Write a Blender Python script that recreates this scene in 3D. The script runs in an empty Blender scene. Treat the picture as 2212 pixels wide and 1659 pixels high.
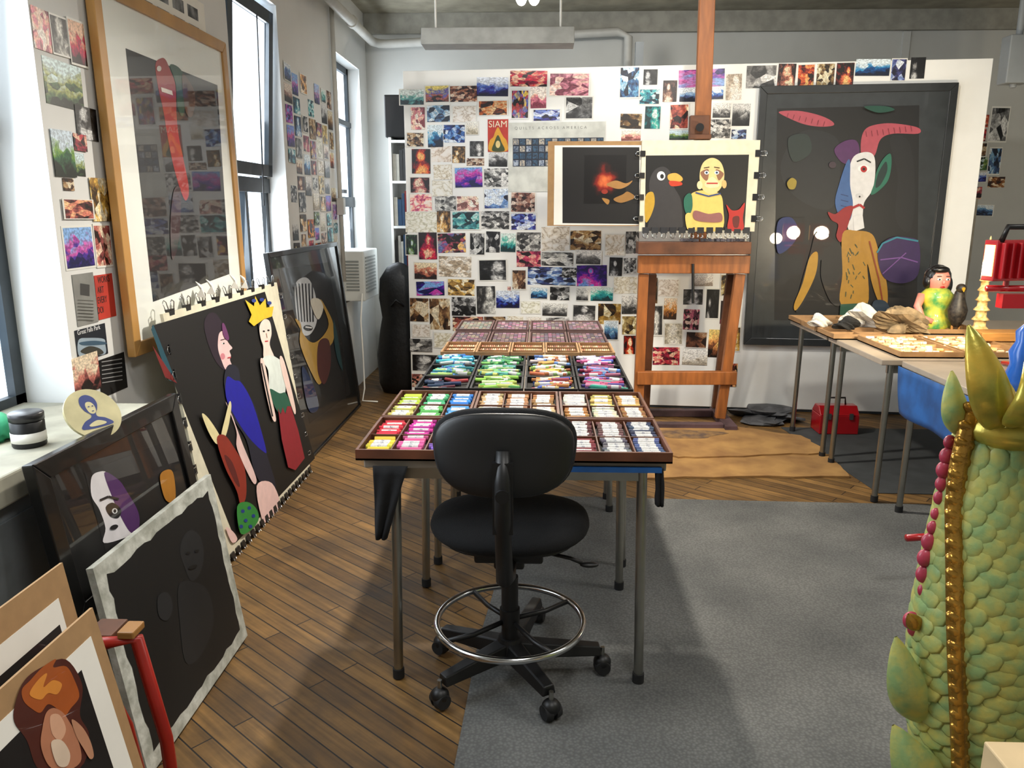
import bpy, math, random
from mathutils import Vector, Matrix
random.seed(7)
R_=random.random
def U_(a,b): return a+(b-a)*random.random()
F=1700.0; CZ=1.43
TH=math.atan(377.5/F); PSI=math.atan(62/F*math.cos(TH))
fh=Vector((-math.sin(PSI),math.cos(PSI),0)); RT=Vector((math.cos(PSI),math.sin(PSI),0))
FW=fh*math.cos(TH)+Vector((0,0,-math.sin(TH))); UP=fh*math.sin(TH)+Vector((0,0,math.cos(TH)))
CAM=Vector((0,0,CZ)); Z=Vector((0,0,1)); X=Vector((1,0,0)); Y=Vector((0,1,0))
def ray(px,py): return FW*F+RT*(px-1106)+UP*(829.5-py)
def hit(px,py,p0,n):
    d=ray(px,py); t=(p0-CAM).dot(n)/d.dot(n); return CAM+d*t
def onZ(px,py,z=0): return hit(px,py,Vector((0,0,z)),Z)
def onY(px,py,y): return hit(px,py,Vector((0,y,0)),Y)
def onX(px,py,x): return hit(px,py,Vector((x,0,0)),X)
sc=bpy.context.scene
COL=sc.collection
# ---------------- materials
def lin(h):
    if isinstance(h,(tuple,list)): return tuple(h[:3])+(1,)
    h=h.lstrip('#'); o=[]
    for i in (0,2,4):
        c=int(h[i:i+2],16)/255; o.append(c/12.92 if c<=.04045 else ((c+.055)/1.055)**2.4)
    return tuple(o)+(1,)
MC={}
def mat(name,col,rough=.6,metal=0,var=.12,scale=12,coat=0,emit=0,bump=0,col2=None,stretch=None,spec=None,sheen=0):
    key=(name,str(col),rough,metal,coat,emit,str(col2))
    if key in MC: return MC[key]
    m=bpy.data.materials.new(name); m.use_nodes=True; nt=m.node_tree; N=nt.nodes; L=nt.links
    b=N['Principled BSDF']; b.inputs['Roughness'].default_value=rough; b.inputs['Metallic'].default_value=metal
    if coat: b.inputs['Coat Weight'].default_value=coat; b.inputs['Coat Roughness'].default_value=.015
    if spec is not None: b.inputs['Specular IOR Level'].default_value=spec
    if sheen: b.inputs['Sheen Weight'].default_value=sheen
    c=lin(col)
    c2=lin(col2) if col2 else tuple(max(0,x*(1-var*2)) for x in c[:3])+(1,)
    tc=N.new('ShaderNodeTexCoord'); mp=N.new('ShaderNodeMapping'); L.new(tc.outputs['Object'],mp.inputs[0])
    if stretch: mp.inputs['Scale'].default_value=stretch
    no=N.new('ShaderNodeTexNoise'); no.inputs['Scale'].default_value=scale; no.inputs['Detail'].default_value=5; L.new(mp.outputs[0],no.inputs['Vector'])
    rp=N.new('ShaderNodeValToRGB'); rp.color_ramp.elements[0].position=.35; rp.color_ramp.elements[1].position=.65
    rp.color_ramp.elements[0].color=c2; rp.color_ramp.elements[1].color=c
    L.new(no.outputs['Fac'],rp.inputs[0]); L.new(rp.outputs[0],b.inputs['Base Color'])
    if bump:
        bp=N.new('ShaderNodeBump'); bp.inputs['Strength'].default_value=bump; bp.inputs['Distance'].default_value=.01
        L.new(no.outputs['Fac'],bp.inputs['Height']); L.new(bp.outputs[0],b.inputs['Normal'])
    if emit:
        L.new(rp.outputs[0],b.inputs['Emission Color']); b.inputs['Emission Strength'].default_value=emit
    MC[key]=m; return m
def paint(col,glz=1,var=.05): return mat('artist_paint',col,.55,0,var,25,coat=glz)
# ---------------- mesh builder
class MB:
    def __init__(s): s.v=[];s.f=[];s.m=[];s.sm=[];s.mats=[];s.cols=None
    def mi(s,m):
        if m not in s.mats: s.mats.append(m)
        return s.mats.index(m)
    def add(s,vs,fs,m,smooth=False,col=None):
        o=len(s.v); s.v+= [Vector(v) for v in vs]; k=s.mi(m)
        for f in fs:
            s.f.append([i+o for i in f]); s.m.append(k); s.sm.append(smooth)
            if s.cols is not None: s.cols.append(col or (1,1,1,1))
        return s
    def box(s,c,sz,m,R=None,col=None):
        c=Vector(c); vs=[]
        for k in (-.5,.5):
            for j in (-.5,.5):
                for i in (-.5,.5):
                    p=Vector((i*sz[0],j*sz[1],k*sz[2]))
                    if R is not None: p=R@p
                    vs.append(c+p)
        return s.add(vs,[(0,2,3,1),(4,5,7,6),(0,1,5,4),(2,6,7,3),(0,4,6,2),(1,3,7,5)],m,False,col)
    def bx(s,x0,x1,y0,y1,z0,z1,m,col=None):
        return s.box(((x0+x1)/2,(y0+y1)/2,(z0+z1)/2),(abs(x1-x0),abs(y1-y0),abs(z1-z0)),m,None,col)
    def hexa(s,p,m):
        return s.add(p,[(0,3,2,1),(4,5,6,7),(0,1,5,4),(1,2,6,5),(2,3,7,6),(3,0,4,7)],m)
    def pbox(s,P,a0,b0,a1,b1,n0,n1,m):
        q=[P.pt(a,b,n0) for a,b in ((a0,b0),(a1,b0),(a1,b1),(a0,b1))]+[P.pt(a,b,n1) for a,b in ((a0,b0),(a1,b0),(a1,b1),(a0,b1))]
        return s.hexa(q,m)
    def beam(s,p0,p1,w,d,m,side=X):
        p0=Vector(p0);p1=Vector(p1); ax=(p1-p0).normalized(); a=(side-ax*side.dot(ax)).normalized(); b=ax.cross(a)
        a=a*w/2;b=b*d/2
        return s.hexa([p0-a-b,p0+a-b,p0+a+b,p0-a+b,p1-a-b,p1+a-b,p1+a+b,p1-a+b],m)
    def cyl(s,p0,p1,r,m,r1=None,seg=14,cap=True,col=None):
        p0=Vector(p0);p1=Vector(p1); r1=r if r1 is None else r1
        ax=(p1-p0).normalized(); t=X if abs(ax.x)<.8 else Y; a=ax.cross(t).normalized(); b=ax.cross(a)
        vs=[]
        for p,rr in((p0,r),(p1,r1)):
            for i in range(seg):
                q=2*math.pi*i/seg; vs.append(p+(a*math.cos(q)+b*math.sin(q))*rr)
        fs=[(i,(i+1)%seg,seg+(i+1)%seg,seg+i) for i in range(seg)]
        s.add(vs,fs,m,True,col)
        if cap:
            s.add(vs[:seg],[tuple(range(seg))[::-1]],m,False,col); s.add(vs[seg:],[tuple(range(seg))],m,False,col)
        return s
    def ell(s,c,r,m,R=None,seg=16,rings=10,col=None):
        c=Vector(c); r=(r,r,r) if not hasattr(r,'__len__') else r; vs=[];fs=[]
        for i in range(rings+1):
            t=math.pi*i/rings
            for j in range(seg):
                q=2*math.pi*j/seg
                p=Vector((r[0]*math.sin(t)*math.cos(q),r[1]*math.sin(t)*math.sin(q),r[2]*math.cos(t)))
                if R is not None:p=R@p
                vs.append(c+p)
        for i in range(rings):
            for j in range(seg):
                fs.append((i*seg+j,(i+1)*seg+j,(i+1)*seg+(j+1)%seg,i*seg+(j+1)%seg))
        return s.add(vs,fs,m,True,col)
    def tube(s,pts,r,m,seg=8,closed=False):
        pts=[Vector(p) for p in pts]; n=len(pts); vs=[]; pa=None
        rr=r if hasattr(r,'__len__') else [r]*n
        for i in range(n):
            if closed: d=pts[(i+1)%n]-pts[i-1]
            else: d=pts[min(i+1,n-1)]-pts[max(i-1,0)]
            d.normalize()
            if pa is None:
                t=X if abs(d.x)<.8 else Y; pa=d.cross(t).normalized()
            pa=(pa-d*pa.dot(d)).normalized(); b=d.cross(pa)
            for j in range(seg):
                q=2*math.pi*j/seg; vs.append(pts[i]+(pa*math.cos(q)+b*math.sin(q))*rr[i])
        fs=[]
        for i in range(n if closed else n-1):
            k=(i+1)%n
            for j in range(seg): fs.append((i*seg+j,i*seg+(j+1)%seg,k*seg+(j+1)%seg,k*seg+j))
        if not closed: fs+= [tuple(range(seg))[::-1], tuple((n-1)*seg+j for j in range(seg))]
        return s.add(vs,fs,m,True)
    def lathe(s,c,prof,m,seg=24):
        c=Vector(c); vs=[];n=len(prof)
        for r,z in prof:
            for j in range(seg):
                q=2*math.pi*j/seg; vs.append(c+Vector((r*math.cos(q),r*math.sin(q),z)))
        fs=[(i*seg+j,i*seg+(j+1)%seg,(i+1)*seg+(j+1)%seg,(i+1)*seg+j) for i in range(n-1) for j in range(seg)]
        return s.add(vs,fs,m,True)
    def cushion(s,c,U,V,N,hu,hv,th,m,ex=3.2,curve=0,taper=0,seg=48):
        c=Vector(c); rings=[0.001,.3,.55,.75,.88,.95,.985,1.0]; vs=[];fs=[]
        def P(r,q,sg):
            cs,sn=math.cos(q),math.sin(q)
            k=(abs(cs)**ex+abs(sn)**ex)**(-1/ex); x=cs*k*r; y=sn*k*r
            xx=x*(1+taper*y)
            t=th*max(0,1-r**5)**.5
            return c+U*(xx*hu)+V*(y*hv)+N*(sg*t+curve*x*x)
        seq=[(r,1) for r in rings]+[(r,-1) for r in rings[::-1][1:]]
        for r,sg in seq:
            for j in range(seg): vs.append(P(r,2*math.pi*j/seg,sg))
        for i in range(len(seq)-1):
            for j in range(seg): fs.append((i*seg+j,i*seg+(j+1)%seg,(i+1)*seg+(j+1)%seg,(i+1)*seg+j))
        return s.add(vs,fs,m,True)
    def build(s,name,parent=None,label=None,cat=None,kind=None,group=None,bevel=0,origin=None,sub=0,solid=0):
        me=bpy.data.meshes.new(name)
        if origin is None:
            xs=[v.x for v in s.v];ys=[v.y for v in s.v];zs=[v.z for v in s.v]
            origin=Vector(((min(xs)+max(xs))/2,(min(ys)+max(ys))/2,min(zs)))
        origin=Vector(origin)
        me.from_pydata([v-origin for v in s.v],[],s.f)
        for m in s.mats: me.materials.append(m)
        me.polygons.foreach_set('material_index',s.m); me.polygons.foreach_set('use_smooth',s.sm)
        if s.cols is not None:
            at=me.attributes.new('Col','FLOAT_COLOR','FACE')
            at.data.foreach_set('color',[x for c in s.cols for x in c])
        me.update()
        o=bpy.data.objects.new(name,me); COL.objects.link(o)
        if parent: o.parent=parent; o.location=origin-parent.location
        else: o.location=origin
        if solid:
            md=o.modifiers.new('sol','SOLIDIFY'); md.thickness=solid
        if bevel:
            md=o.modifiers.new('bev','BEVEL'); md.width=bevel; md.segments=2; md.limit_method='ANGLE'
        if sub:
            md=o.modifiers.new('sub','SUBSURF'); md.levels=sub; md.render_levels=sub
        meta(o,label,cat,kind,group); return o
def meta(o,label=None,cat=None,kind=None,group=None):
    if label:o['label']=label
    if cat:o['category']=cat
    if kind:o['kind']=kind
    if group:o['group']=group
def empty(name,loc,label,cat,group=None):
    o=bpy.data.objects.new(name,None); o.location=Vector(loc); o.empty_display_size=.1; COL.objects.link(o); meta(o,label,cat,None,group); return o
class Pl:
    def __init__(s,o,u,v): s.o=Vector(o); s.u=Vector(u).normalized(); s.v=Vector(v).normalized(); s.n=s.u.cross(s.v).normalized()
    def hit(s,px,py): return hit(px,py,s.o,s.n)
    def uv(s,px,py): d=s.hit(px,py)-s.o; return d.dot(s.u),d.dot(s.v)
    def pt(s,a,b,off=0): return s.o+s.u*a+s.v*b+s.n*off
    def rect(s,q):
        if len(q)==4 and not hasattr(q[0],'__len__'): x0,y0,x1,y1=q; q=[(x0,y0),(x1,y0),(x1,y1),(x0,y1)]
        c=[s.uv(*p) for p in q]
        return ((c[0][0]+c[3][0])/2,(c[2][1]+c[3][1])/2,(c[1][0]+c[2][0])/2,(c[0][1]+c[1][1])/2)
def frame_mesh(mb,P,r,w,n0,n1,m):
    a0,b0,a1,b1=r
    O=[(a0,b0),(a1,b0),(a1,b1),(a0,b1)]; I=[(a0+w,b0+w),(a1-w,b0+w),(a1-w,b1-w),(a0+w,b1-w)]
    for i in range(4):
        j=(i+1)%4
        q=[O[i],O[j],I[j],I[i]]
        mb.hexa([P.pt(a,b,n0) for a,b in q]+[P.pt(a,b,n1) for a,b in q],m)
def crs(pts,k=5):
    n=len(pts);out=[]
    for i in range(n):
        p0,p1,p2,p3=pts[i-1],pts[i],pts[(i+1)%n],pts[(i+2)%n]
        for j in range(k):
            t=j/k
            out.append(tuple(.5*((2*p1[a])+(-p0[a]+p2[a])*t+(2*p0[a]-5*p1[a]+4*p2[a]-p3[a])*t*t+(-p0[a]+3*p1[a]-3*p2[a]+p3[a])*t**3) for a in(0,1)))
    return out
def elp(cx,cy,rx,ry,rot=0,n=22):
    c,s_=math.cos(math.radians(rot)),math.sin(math.radians(rot))
    return [(cx+rx*math.cos(2*math.pi*i/n)*c-ry*math.sin(2*math.pi*i/n)*s_, cy+rx*math.cos(2*math.pi*i/n)*s_+ry*math.sin(2*math.pi*i/n)*c) for i in range(n)]
class Art:
    def __init__(s,P,off,glz=1): s.P=P; s.off=off; s.mb=MB(); s.g=glz
    def raw(s,pts,col):
        s.off+=.00035
        ps=[s.P.pt(*s.P.uv(x,y),s.off) for x,y in pts]
        nn=sum(((ps[i]-ps[0]).cross(ps[(i+1)%len(ps)]-ps[0]) for i in range(len(ps))),Vector())
        if nn.dot(s.P.n)<0: ps=ps[::-1]
        s.mb.add(ps,[tuple(range(len(ps)))],paint(col,s.g)); return s
    def s(s,pts,col): return s.raw(crs(pts),col)
    def e(s,cx,cy,rx,ry,col,rot=0): return s.raw(elp(cx,cy,rx,ry,rot),col)
    def line(s,pts,w,col):
        for i in range(len(pts)-1):
            (x0,y0),(x1,y1)=pts[i],pts[i+1]; L=math.hypot(x1-x0,y1-y0) or 1; nx,ny=-(y1-y0)/L*w/2,(x1-x0)/L*w/2
            s.raw([(x0+nx,y0+ny),(x1+nx,y1+ny),(x1-nx,y1-ny),(x0-nx,y0-ny)],col); s.off-=.0003
        s.off+=.0003
        return s
    def done(s,parent,name='painting',label=None): return s.mb.build(name,parent,label)
def text(st,P,px,py,size,m,parent,off,align='LEFT',name='lettering',stretch=1,space=1):
    cu=bpy.data.curves.new('t','FONT'); cu.body=st; cu.size=size; cu.extrude=.0003; cu.align_x=align; cu.space_character=space
    t=bpy.data.objects.new('t',cu); COL.objects.link(t)
    dg=bpy.context.evaluated_depsgraph_get(); me=bpy.data.meshes.new_from_object(t.evaluated_get(dg)); bpy.data.objects.remove(t)
    a,b=P.uv(px,py); M=Matrix((P.u*stretch,P.v,P.n)).transposed()
    me.transform(M.to_4x4()); me.materials.clear(); me.materials.append(m)
    o=bpy.data.objects.new(name,me); COL.objects.link(o); o.parent=parent; o.location=P.pt(a,b,off)-parent.location
    return o
# ---------------- common mats
M_wall=mat('painted_plaster','#dededb',.75,var=.03,scale=3,bump=.15)
M_wallg=mat('painted_plaster_grey','#c4c5c1',.75,var=.05,scale=2,bump=.2)
M_white=mat('white_gloss_panel','#f2f2ee',.45,var=.01)
M_ceil=mat('ceiling_tin','#a39d8b',.8,var=.15,scale=6,bump=.5)
M_dkframe=mat('slate_painted_steel','#343c42',.5,var=.15)
M_black=mat('black_plastic','#0d0d0e',.45,var=.1)
M_blackm=mat('black_frame_wood','#0b0b0c',.3,var=.1,coat=.3)
M_fabric=mat('black_fabric','#08080a',.95,var=.2,scale=300,bump=.3)
M_rubber=mat('black_rubber','#1a1a1b',.8)
M_chrome=mat('chrome','#c9cacb',.16,1,var=.03)
M_steel=mat('brushed_steel','#a8a79f',.33,1,var=.06)
M_grey=mat('grey_enamel','#7d8284',.5,var=.06,scale=5)
M_oak=mat('oak_wood','#a8763c',.5,var=.15,scale=9,stretch=(1,1,8))
M_gold=mat('gilded_wood','#c49250',.35,var=.12,scale=6,stretch=(1,1,.3),coat=.3)
M_easel=mat('easel_wood','#a3602b',.5,var=.2,scale=8,stretch=(4,4,.6))
M_easeld=mat('stained_easel_wood','#6d4126',.6,var=.25,scale=9)
M_tray=mat('tray_wood','#6b3d26',.5,var=.2,scale=10)
M_trayl=mat('pale_tray_wood','#a07c54',.55,var=.15,scale=14)
M_foam=mat('tray_foam','#26221f',.9)
M_card=mat('cardboard','#a8845a',.85,var=.06,scale=30)
M_paper=mat('white_paper','#eeebe2',.7,var=.02)
M_cream=mat('cream_paper','#e0dac2',.8,var=.06,scale=20)
M_red=mat('red_enamel','#a8101a',.3,var=.06,coat=.5)
M_blue=mat('blue_plastic_sheet','#1a5698',.5,var=.2)
M_pipe=mat('painted_pipe','#bfbeb8',.5,var=.05)
# ---------------- room
def floor_mat():
    m=bpy.data.materials.new('worn_strip_floor'); m.use_nodes=True; nt=m.node_tree;N=nt.nodes;L=nt.links;b=N['Principled BSDF']
    tc=N.new('ShaderNodeTexCoord'); mp=N.new('ShaderNodeMapping'); mp.inputs['Rotation'].default_value=(0,0,math.radians(40)); L.new(tc.outputs['Object'],mp.inputs[0])
    br=N.new('ShaderNodeTexBrick'); br.inputs['Scale'].default_value=1; br.inputs['Brick Width'].default_value=.95; br.inputs['Row Height'].default_value=.062
    br.inputs['Mortar Size'].default_value=.0024; br.inputs['Mortar Smooth'].default_value=.2; br.offset=.37
    br.inputs['Color1'].default_value=lin('#8e6f49'); br.inputs['Color2'].default_value=lin('#664d30'); br.inputs['Mortar'].default_value=lin('#0e0906'); br.inputs['Bias'].default_value=0
    L.new(mp.outputs[0],br.inputs['Vector'])
    mp2=N.new('ShaderNodeMapping'); mp2.inputs['Scale'].default_value=(1.5,30,1); L.new(mp.outputs[0],mp2.inputs[0])
    n1=N.new('ShaderNodeTexNoise'); n1.inputs['Scale'].default_value=2; n1.inputs['Detail'].default_value=8; L.new(mp2.outputs[0],n1.inputs['Vector'])
    n2=N.new('ShaderNodeTexNoise'); n2.inputs['Scale'].default_value=2.6; n2.inputs['Detail'].default_value=9; n2.inputs['Roughness'].default_value=.65; L.new(tc.outputs['Object'],n2.inputs['Vector'])
    r1=N.new('ShaderNodeMapRange'); r1.inputs[1].default_value=.3; r1.inputs[2].default_value=.7; r1.inputs[3].default_value=.6; r1.inputs[4].default_value=1.25; L.new(n1.outputs['Fac'],r1.inputs[0])
    r2=N.new('ShaderNodeMapRange'); r2.inputs[1].default_value=.35; r2.inputs[2].default_value=.65; r2.inputs[3].default_value=.48; r2.inputs[4].default_value=1.2; L.new(n2.outputs['Fac'],r2.inputs[0])
    mu=N.new('ShaderNodeMath'); mu.operation='MULTIPLY'; L.new(r1.outputs[0],mu.inputs[0]); L.new(r2.outputs[0],mu.inputs[1])
    hs=N.new('ShaderNodeHueSaturation'); hs.inputs['Saturation'].default_value=1.12; L.new(mu.outputs[0],hs.inputs['Value']); L.new(br.outputs['Color'],hs.inputs['Color']); L.new(hs.outputs[0],b.inputs['Base Color'])
    rr=N.new('ShaderNodeMapRange'); rr.inputs[3].default_value=.4; rr.inputs[4].default_value=.75; L.new(n2.outputs['Fac'],rr.inputs[0]); L.new(rr.outputs[0],b.inputs['Roughness'])
    bp=N.new('ShaderNodeBump'); bp.inputs['Strength'].default_value=.4; bp.inputs['Distance'].default_value=.003; bp.invert=True; L.new(br.outputs['Fac'],bp.inputs['Height']); L.new(bp.outputs[0],b.inputs['Normal'])
    return m
XL=-1.5; YB=7.1; CH=3.03; XR=4.4; YF=-1.6
MB().bx(XL-.25,XR,YF,YB,-.1,0,floor_mat()).build('floor',kind='structure',origin=(0,0,0))
MB().bx(XL-.25,XR,YF,YB,CH,CH+.1,M_ceil).build('ceiling',kind='structure')
MB().bx(XL-.25,XR,YB,YB+.15,0,CH,M_wallg).build('wall_back',kind='structure')
MB().bx(XR,XR+.15,YF,YB,0,CH,M_wallg).build('wall_right',kind='structure')
MB().bx(XL-.25,XR,YF-.15,YF,0,CH,M_wallg).build('wall_front',kind='structure')
WINS=[(1.25,2.43,.80,2.85),(3.98,4.74,.85,2.55),(5.98,6.82,.72,2.55)]
mb=MB(); y=YF
for (a,b_,z0,z1) in WINS:
    mb.bx(XL-.25,XL,y,a,0,CH,M_wall); mb.bx(XL-.25,XL,a,b_,0,z0,M_wall); mb.bx(XL-.25,XL,a,b_,z1,CH,M_wall); y=b_
mb.bx(XL-.25,XL,y,YB,0,CH,M_wall); mb.build('wall_left',kind='structure')
MB().bx(XL+.001,XR,YB-.05,YB-.001,CH-.16,CH-.001,mat('soffit_paint','#a19f95',.7)).build('trim_1',kind='structure')
MB().bx(2.98,3.04,YB-.03,YB-.001,0,CH-.17,M_wallg).build('trim_2',kind='structure')
PM=mat('frosted_daylight_pane','#eef5fb',.3,var=.08,scale=5,emit=3.4,col2='#bcd4ea',stretch=(1,1,.5))
def window(i,a,b_,z0,z1,xp,sash):
    mb=MB(); w=.05
    def fr(x,y0,y1,zz0,zz1,w,M=None):
        t=.05
        parts=[(y0,y1,zz0,zz0+w),(y0,y1,zz1-w,zz1),(y0,y0+w,zz0,zz1),(y1-w,y1,zz0,zz1)]
        for p in parts:
            c=Vector((x,(p[0]+p[1])/2,(p[2]+p[3])/2)); s_=(t,p[1]-p[0],p[3]-p[2])
            if M: mb.box(M@c,s_,M_dkframe,M.to_3x3())
            else: mb.box(c,s_,M_dkframe)
        c=Vector((x-.005,(y0+y1)/2,(zz0+zz1)/2))
        s_=(.008,y1-y0-.02,zz1-zz0-.02)
        if M: mb.box(M@c,s_,PM,M.to_3x3())
        else: mb.box(c,s_,PM)
    fr(xp,a,b_,z0,z1,w)
    zm=z0+(z1-z0)*.42
    mb.bx(xp-.03,xp+.04,a,b_,zm-.04,zm+.04,M_dkframe)
    mb.bx(xp-.02,xp+.035,(a+b_)/2-.02,(a+b_)/2+.02,z0,zm,M_dkframe)
    if sash:
        piv=Vector((xp+.05,0,zm+.05)); M=Matrix.Translation(piv)@Matrix.Rotation(math.radians(4),4,'Y')@Matrix.Translation(-piv)
        fr(xp+.05,a+.05,b_-.05,zm+.05,z1-.05,.065,M)
        mb.tube([(xp+.13,b_-.3,z1-.1),(xp+.1,b_-.3,z0+.6)],.004,M_black,6)
    else: mb.bx(xp-.02,xp+.035,a,b_,zm+.6,zm+.64,M_dkframe)
    mb.box((xp+.05,(a+b_)/2,zm+.08),(.03,.1,.03),M_black)
    mb.build('window_%d'%i,kind='structure')
window(1,*WINS[0],-1.69,False); window(2,*WINS[1],-1.64,True); window(3,*WINS[2],-1.62,False)
M_conc=mat('worn_concrete','#a9a695',.8,var=.25,scale=5,bump=.3)
MB().bx(-1.74,-1.25,1.0,2.42,.745,.82,M_conc).build('window_ledge',label='worn concrete ledge with chipped paint in the window bay',cat='window ledge',bevel=.006)
MB().bx(-1.49,-1.28,1.0,2.3,0.0,.744,M_grey).bx(-1.279,-1.274,1.05,2.25,.06,.70,mat('grey_panel','#6f7577',.55)).build('radiator_cabinet',label='grey painted metal cabinet below the window ledge',cat='cabinet',bevel=.004)
# ---------------- partition
A=onZ(890,865); B=onZ(2050,900); A.z=B.z=0
PP=Pl(A,B-A,Z); PL=(B-A).length; PHt=2.375
MB().pbox(PP,0,.02,PL,PHt,-.06,0,M_white).pbox(PP,.05,0,PL-.05,.02,-.05,-.01,M_dkframe).build('display_partition',label='white freestanding display wall covered with postcards',cat='partition',bevel=.003)
# ---------------- cards
PAL={'D':['#050505','#2a2a2c','#747474','#d4d4d2'],'G':['#2c2c2c','#6d6b69','#a9a8a4','#e6e4de'],'W':['#a89c82','#dcd4be','#ebe5d5','#f2efe5'],
'B':['#081030','#1a3f8c','#5490cc','#dfe9f2'],'S':['#20104e','#6430a0','#d0589a','#86a0e4'],'R':['#1a0608','#921820','#cc4630','#ecd0ac'],
'O':['#120806','#862c0e','#e07420','#f6c66a'],'N':['#0d1c0e','#2c6230','#8aa23c','#c8dde4'],'T':['#24150c','#70482a','#b08858','#e6d8bc'],
'K':['#0c0c14','#bc2228','#2458b0','#eec440'],'Y':['#3a2a10','#a87c24','#e8bc3c','#f2e8c8'],'P':['#84343e','#e07c88','#f4caac','#f8eee2'],'C':['#052a34','#107a8a','#50bcb8','#e0eeea']}
PDESC={'D':'dark black and white photograph card','G':'grey toned photograph card','W':'pale cream sketch card','B':'blue toned postcard','S':'purple and pink sunset postcard','R':'dark red picture postcard','O':'orange fiery picture postcard','N':'green landscape postcard','T':'brown toned picture postcard','K':'multicoloured picture postcard','Y':'golden yellow picture postcard','P':'pink picture postcard','C':'teal picture postcard'}
CM={}
def cmat(p,t,border):
    k=(p,t,border)
    if k in CM: return CM[k]
    m=bpy.data.materials.new('printed_card'); m.use_nodes=True; nt=m.node_tree;N=nt.nodes;L=nt.links;b=N['Principled BSDF']; b.inputs['Roughness'].default_value=.4
    uv=N.new('ShaderNodeTexCoord'); oi=N.new('ShaderNodeObjectInfo'); sp=N.new('ShaderNodeSeparateXYZ'); L.new(uv.outputs['UV'],sp.inputs[0])
    def math_(op,a,b2=None,c=None):
        n=N.new('ShaderNodeMath'); n.operation=op
        for i,x in enumerate((a,b2,c)):
            if x is None: continue
            if isinstance(x,(int,float)): n.inputs[i].default_value=x
            else: L.new(x,n.inputs[i])
        return n.outputs[0]
    rnd=oi.outputs['Random']
    def fr(k): return math_('FRACT',math_('MULTIPLY',rnd,float(k)))
    off=math_('MULTIPLY',rnd,57.0)
    va=N.new('ShaderNodeVectorMath'); va.operation='ADD'; cb=N.new('ShaderNodeCombineXYZ'); L.new(off,cb.inputs[0]); L.new(off,cb.inputs[1]); L.new(off,cb.inputs[2])
    L.new(uv.outputs['UV'],va.inputs[0]); L.new(cb.outputs[0],va.inputs[1])
    no=N.new('ShaderNodeTexNoise'); no.inputs['Detail'].default_value=7; no.inputs['Distortion'].default_value=.4; L.new(va.outputs[0],no.inputs['Vector'])
    L.new(math_('ADD',2.2,math_('MULTIPLY',fr(5),3.5)),no.inputs['Scale'])
    vo=N.new('ShaderNodeTexVoronoi'); L.new(va.outputs[0],vo.inputs['Vector']); L.new(math_('ADD',2.2,math_('MULTIPLY',fr(11),5.0)),vo.inputs['Scale'])
    vs=N.new('ShaderNodeSeparateColor'); L.new(vo.outputs['Color'],vs.inputs[0]); vr=vs.outputs[0]
    rp=N.new('ShaderNodeValToRGB'); cr=rp.color_ramp; cols=[lin(c) for c in PAL[p]]
    u,v=sp.outputs[0],sp.outputs[1]; nf=no.outputs['Fac']
    def dist(cu,cv,ru,rv):
        du=math_('DIVIDE',math_('SUBTRACT',u,cu),ru); dv=math_('DIVIDE',math_('SUBTRACT',v,cv),rv)
        return math_('ADD',math_('MULTIPLY',du,du),math_('MULTIPLY',dv,dv))
    if t=='l':
        f0=math_('ADD',v,math_('MULTIPLY',math_('SUBTRACT',nf,.5),.7)); fac=math_('ADD',f0,math_('MULTIPLY',math_('SUBTRACT',vr,.5),.35)); pos=[.15,.36,.52,.74]
    elif t=='f':
        cx_=math_('ADD',.3,math_('MULTIPLY',rnd,.4)); r2=fr(7); cv=math_('ADD',.52,math_('MULTIPLY',r2,.22)); r3=fr(17)
        hd=dist(cx_,cv,math_('ADD',.08,math_('MULTIPLY',r3,.16)),math_('ADD',.13,math_('MULTIPLY',r3,.16))); bd=dist(math_('ADD',cx_,math_('MULTIPLY',math_('SUBTRACT',r3,.5),.2)),.12,math_('ADD',.16,math_('MULTIPLY',r2,.28)),math_('ADD',.2,math_('MULTIPLY',r2,.3)))
        mn=math_('MINIMUM',math_('MINIMUM',hd,math_('ADD',bd,.25)),1.9)
        f0=math_('SUBTRACT',1.0,math_('MULTIPLY',mn,.42)); fac=math_('ADD',f0,math_('ADD',math_('MULTIPLY',math_('SUBTRACT',nf,.5),1.3),math_('MULTIPLY',math_('SUBTRACT',vr,.5),.35))); pos=[.2,.48,.68,.92]
    elif t=='s':
        w=math_('ABSOLUTE',math_('SUBTRACT',math_('FRACT',math_('MULTIPLY',nf,3.0)),.5)); fac=math_('MULTIPLY',w,2.6); pos=[.02,.16,.5,.9]
    else:
        fac=math_('ADD',math_('MULTIPLY',nf,.55),math_('MULTIPLY',vr,.45)); pos=[.34,.45,.56,.7]
    cr.elements[0].position=pos[0]; cr.elements[0].color=cols[0]; cr.elements[1].position=pos[3]; cr.elements[1].color=cols[3]
    for q in (1,2):
        e=cr.elements.new(pos[q]); e.color=cols[q]
    L.new(fac,rp.inputs[0]); out=rp.outputs[0]
    n2=N.new('ShaderNodeTexNoise'); n2.inputs['Scale'].default_value=16; n2.inputs['Detail'].default_value=5; L.new(va.outputs[0],n2.inputs['Vector'])
    mr=N.new('ShaderNodeMapRange'); mr.inputs[1].default_value=.4; mr.inputs[2].default_value=.6; mr.inputs[3].default_value=.65; mr.inputs[4].default_value=1.2; L.new(n2.outputs['Fac'],mr.inputs[0])
    hs=N.new('ShaderNodeHueSaturation'); L.new(out,hs.inputs['Color'])
    L.new(math_('ADD',.465,math_('MULTIPLY',fr(13),.07)),hs.inputs['Hue'])
    L.new(math_('ADD',.75,math_('MULTIPLY',fr(29),.4)),hs.inputs['Saturation'])
    if t!='s': L.new(mr.outputs[0],hs.inputs['Value'])
    out=hs.outputs[0]
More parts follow.
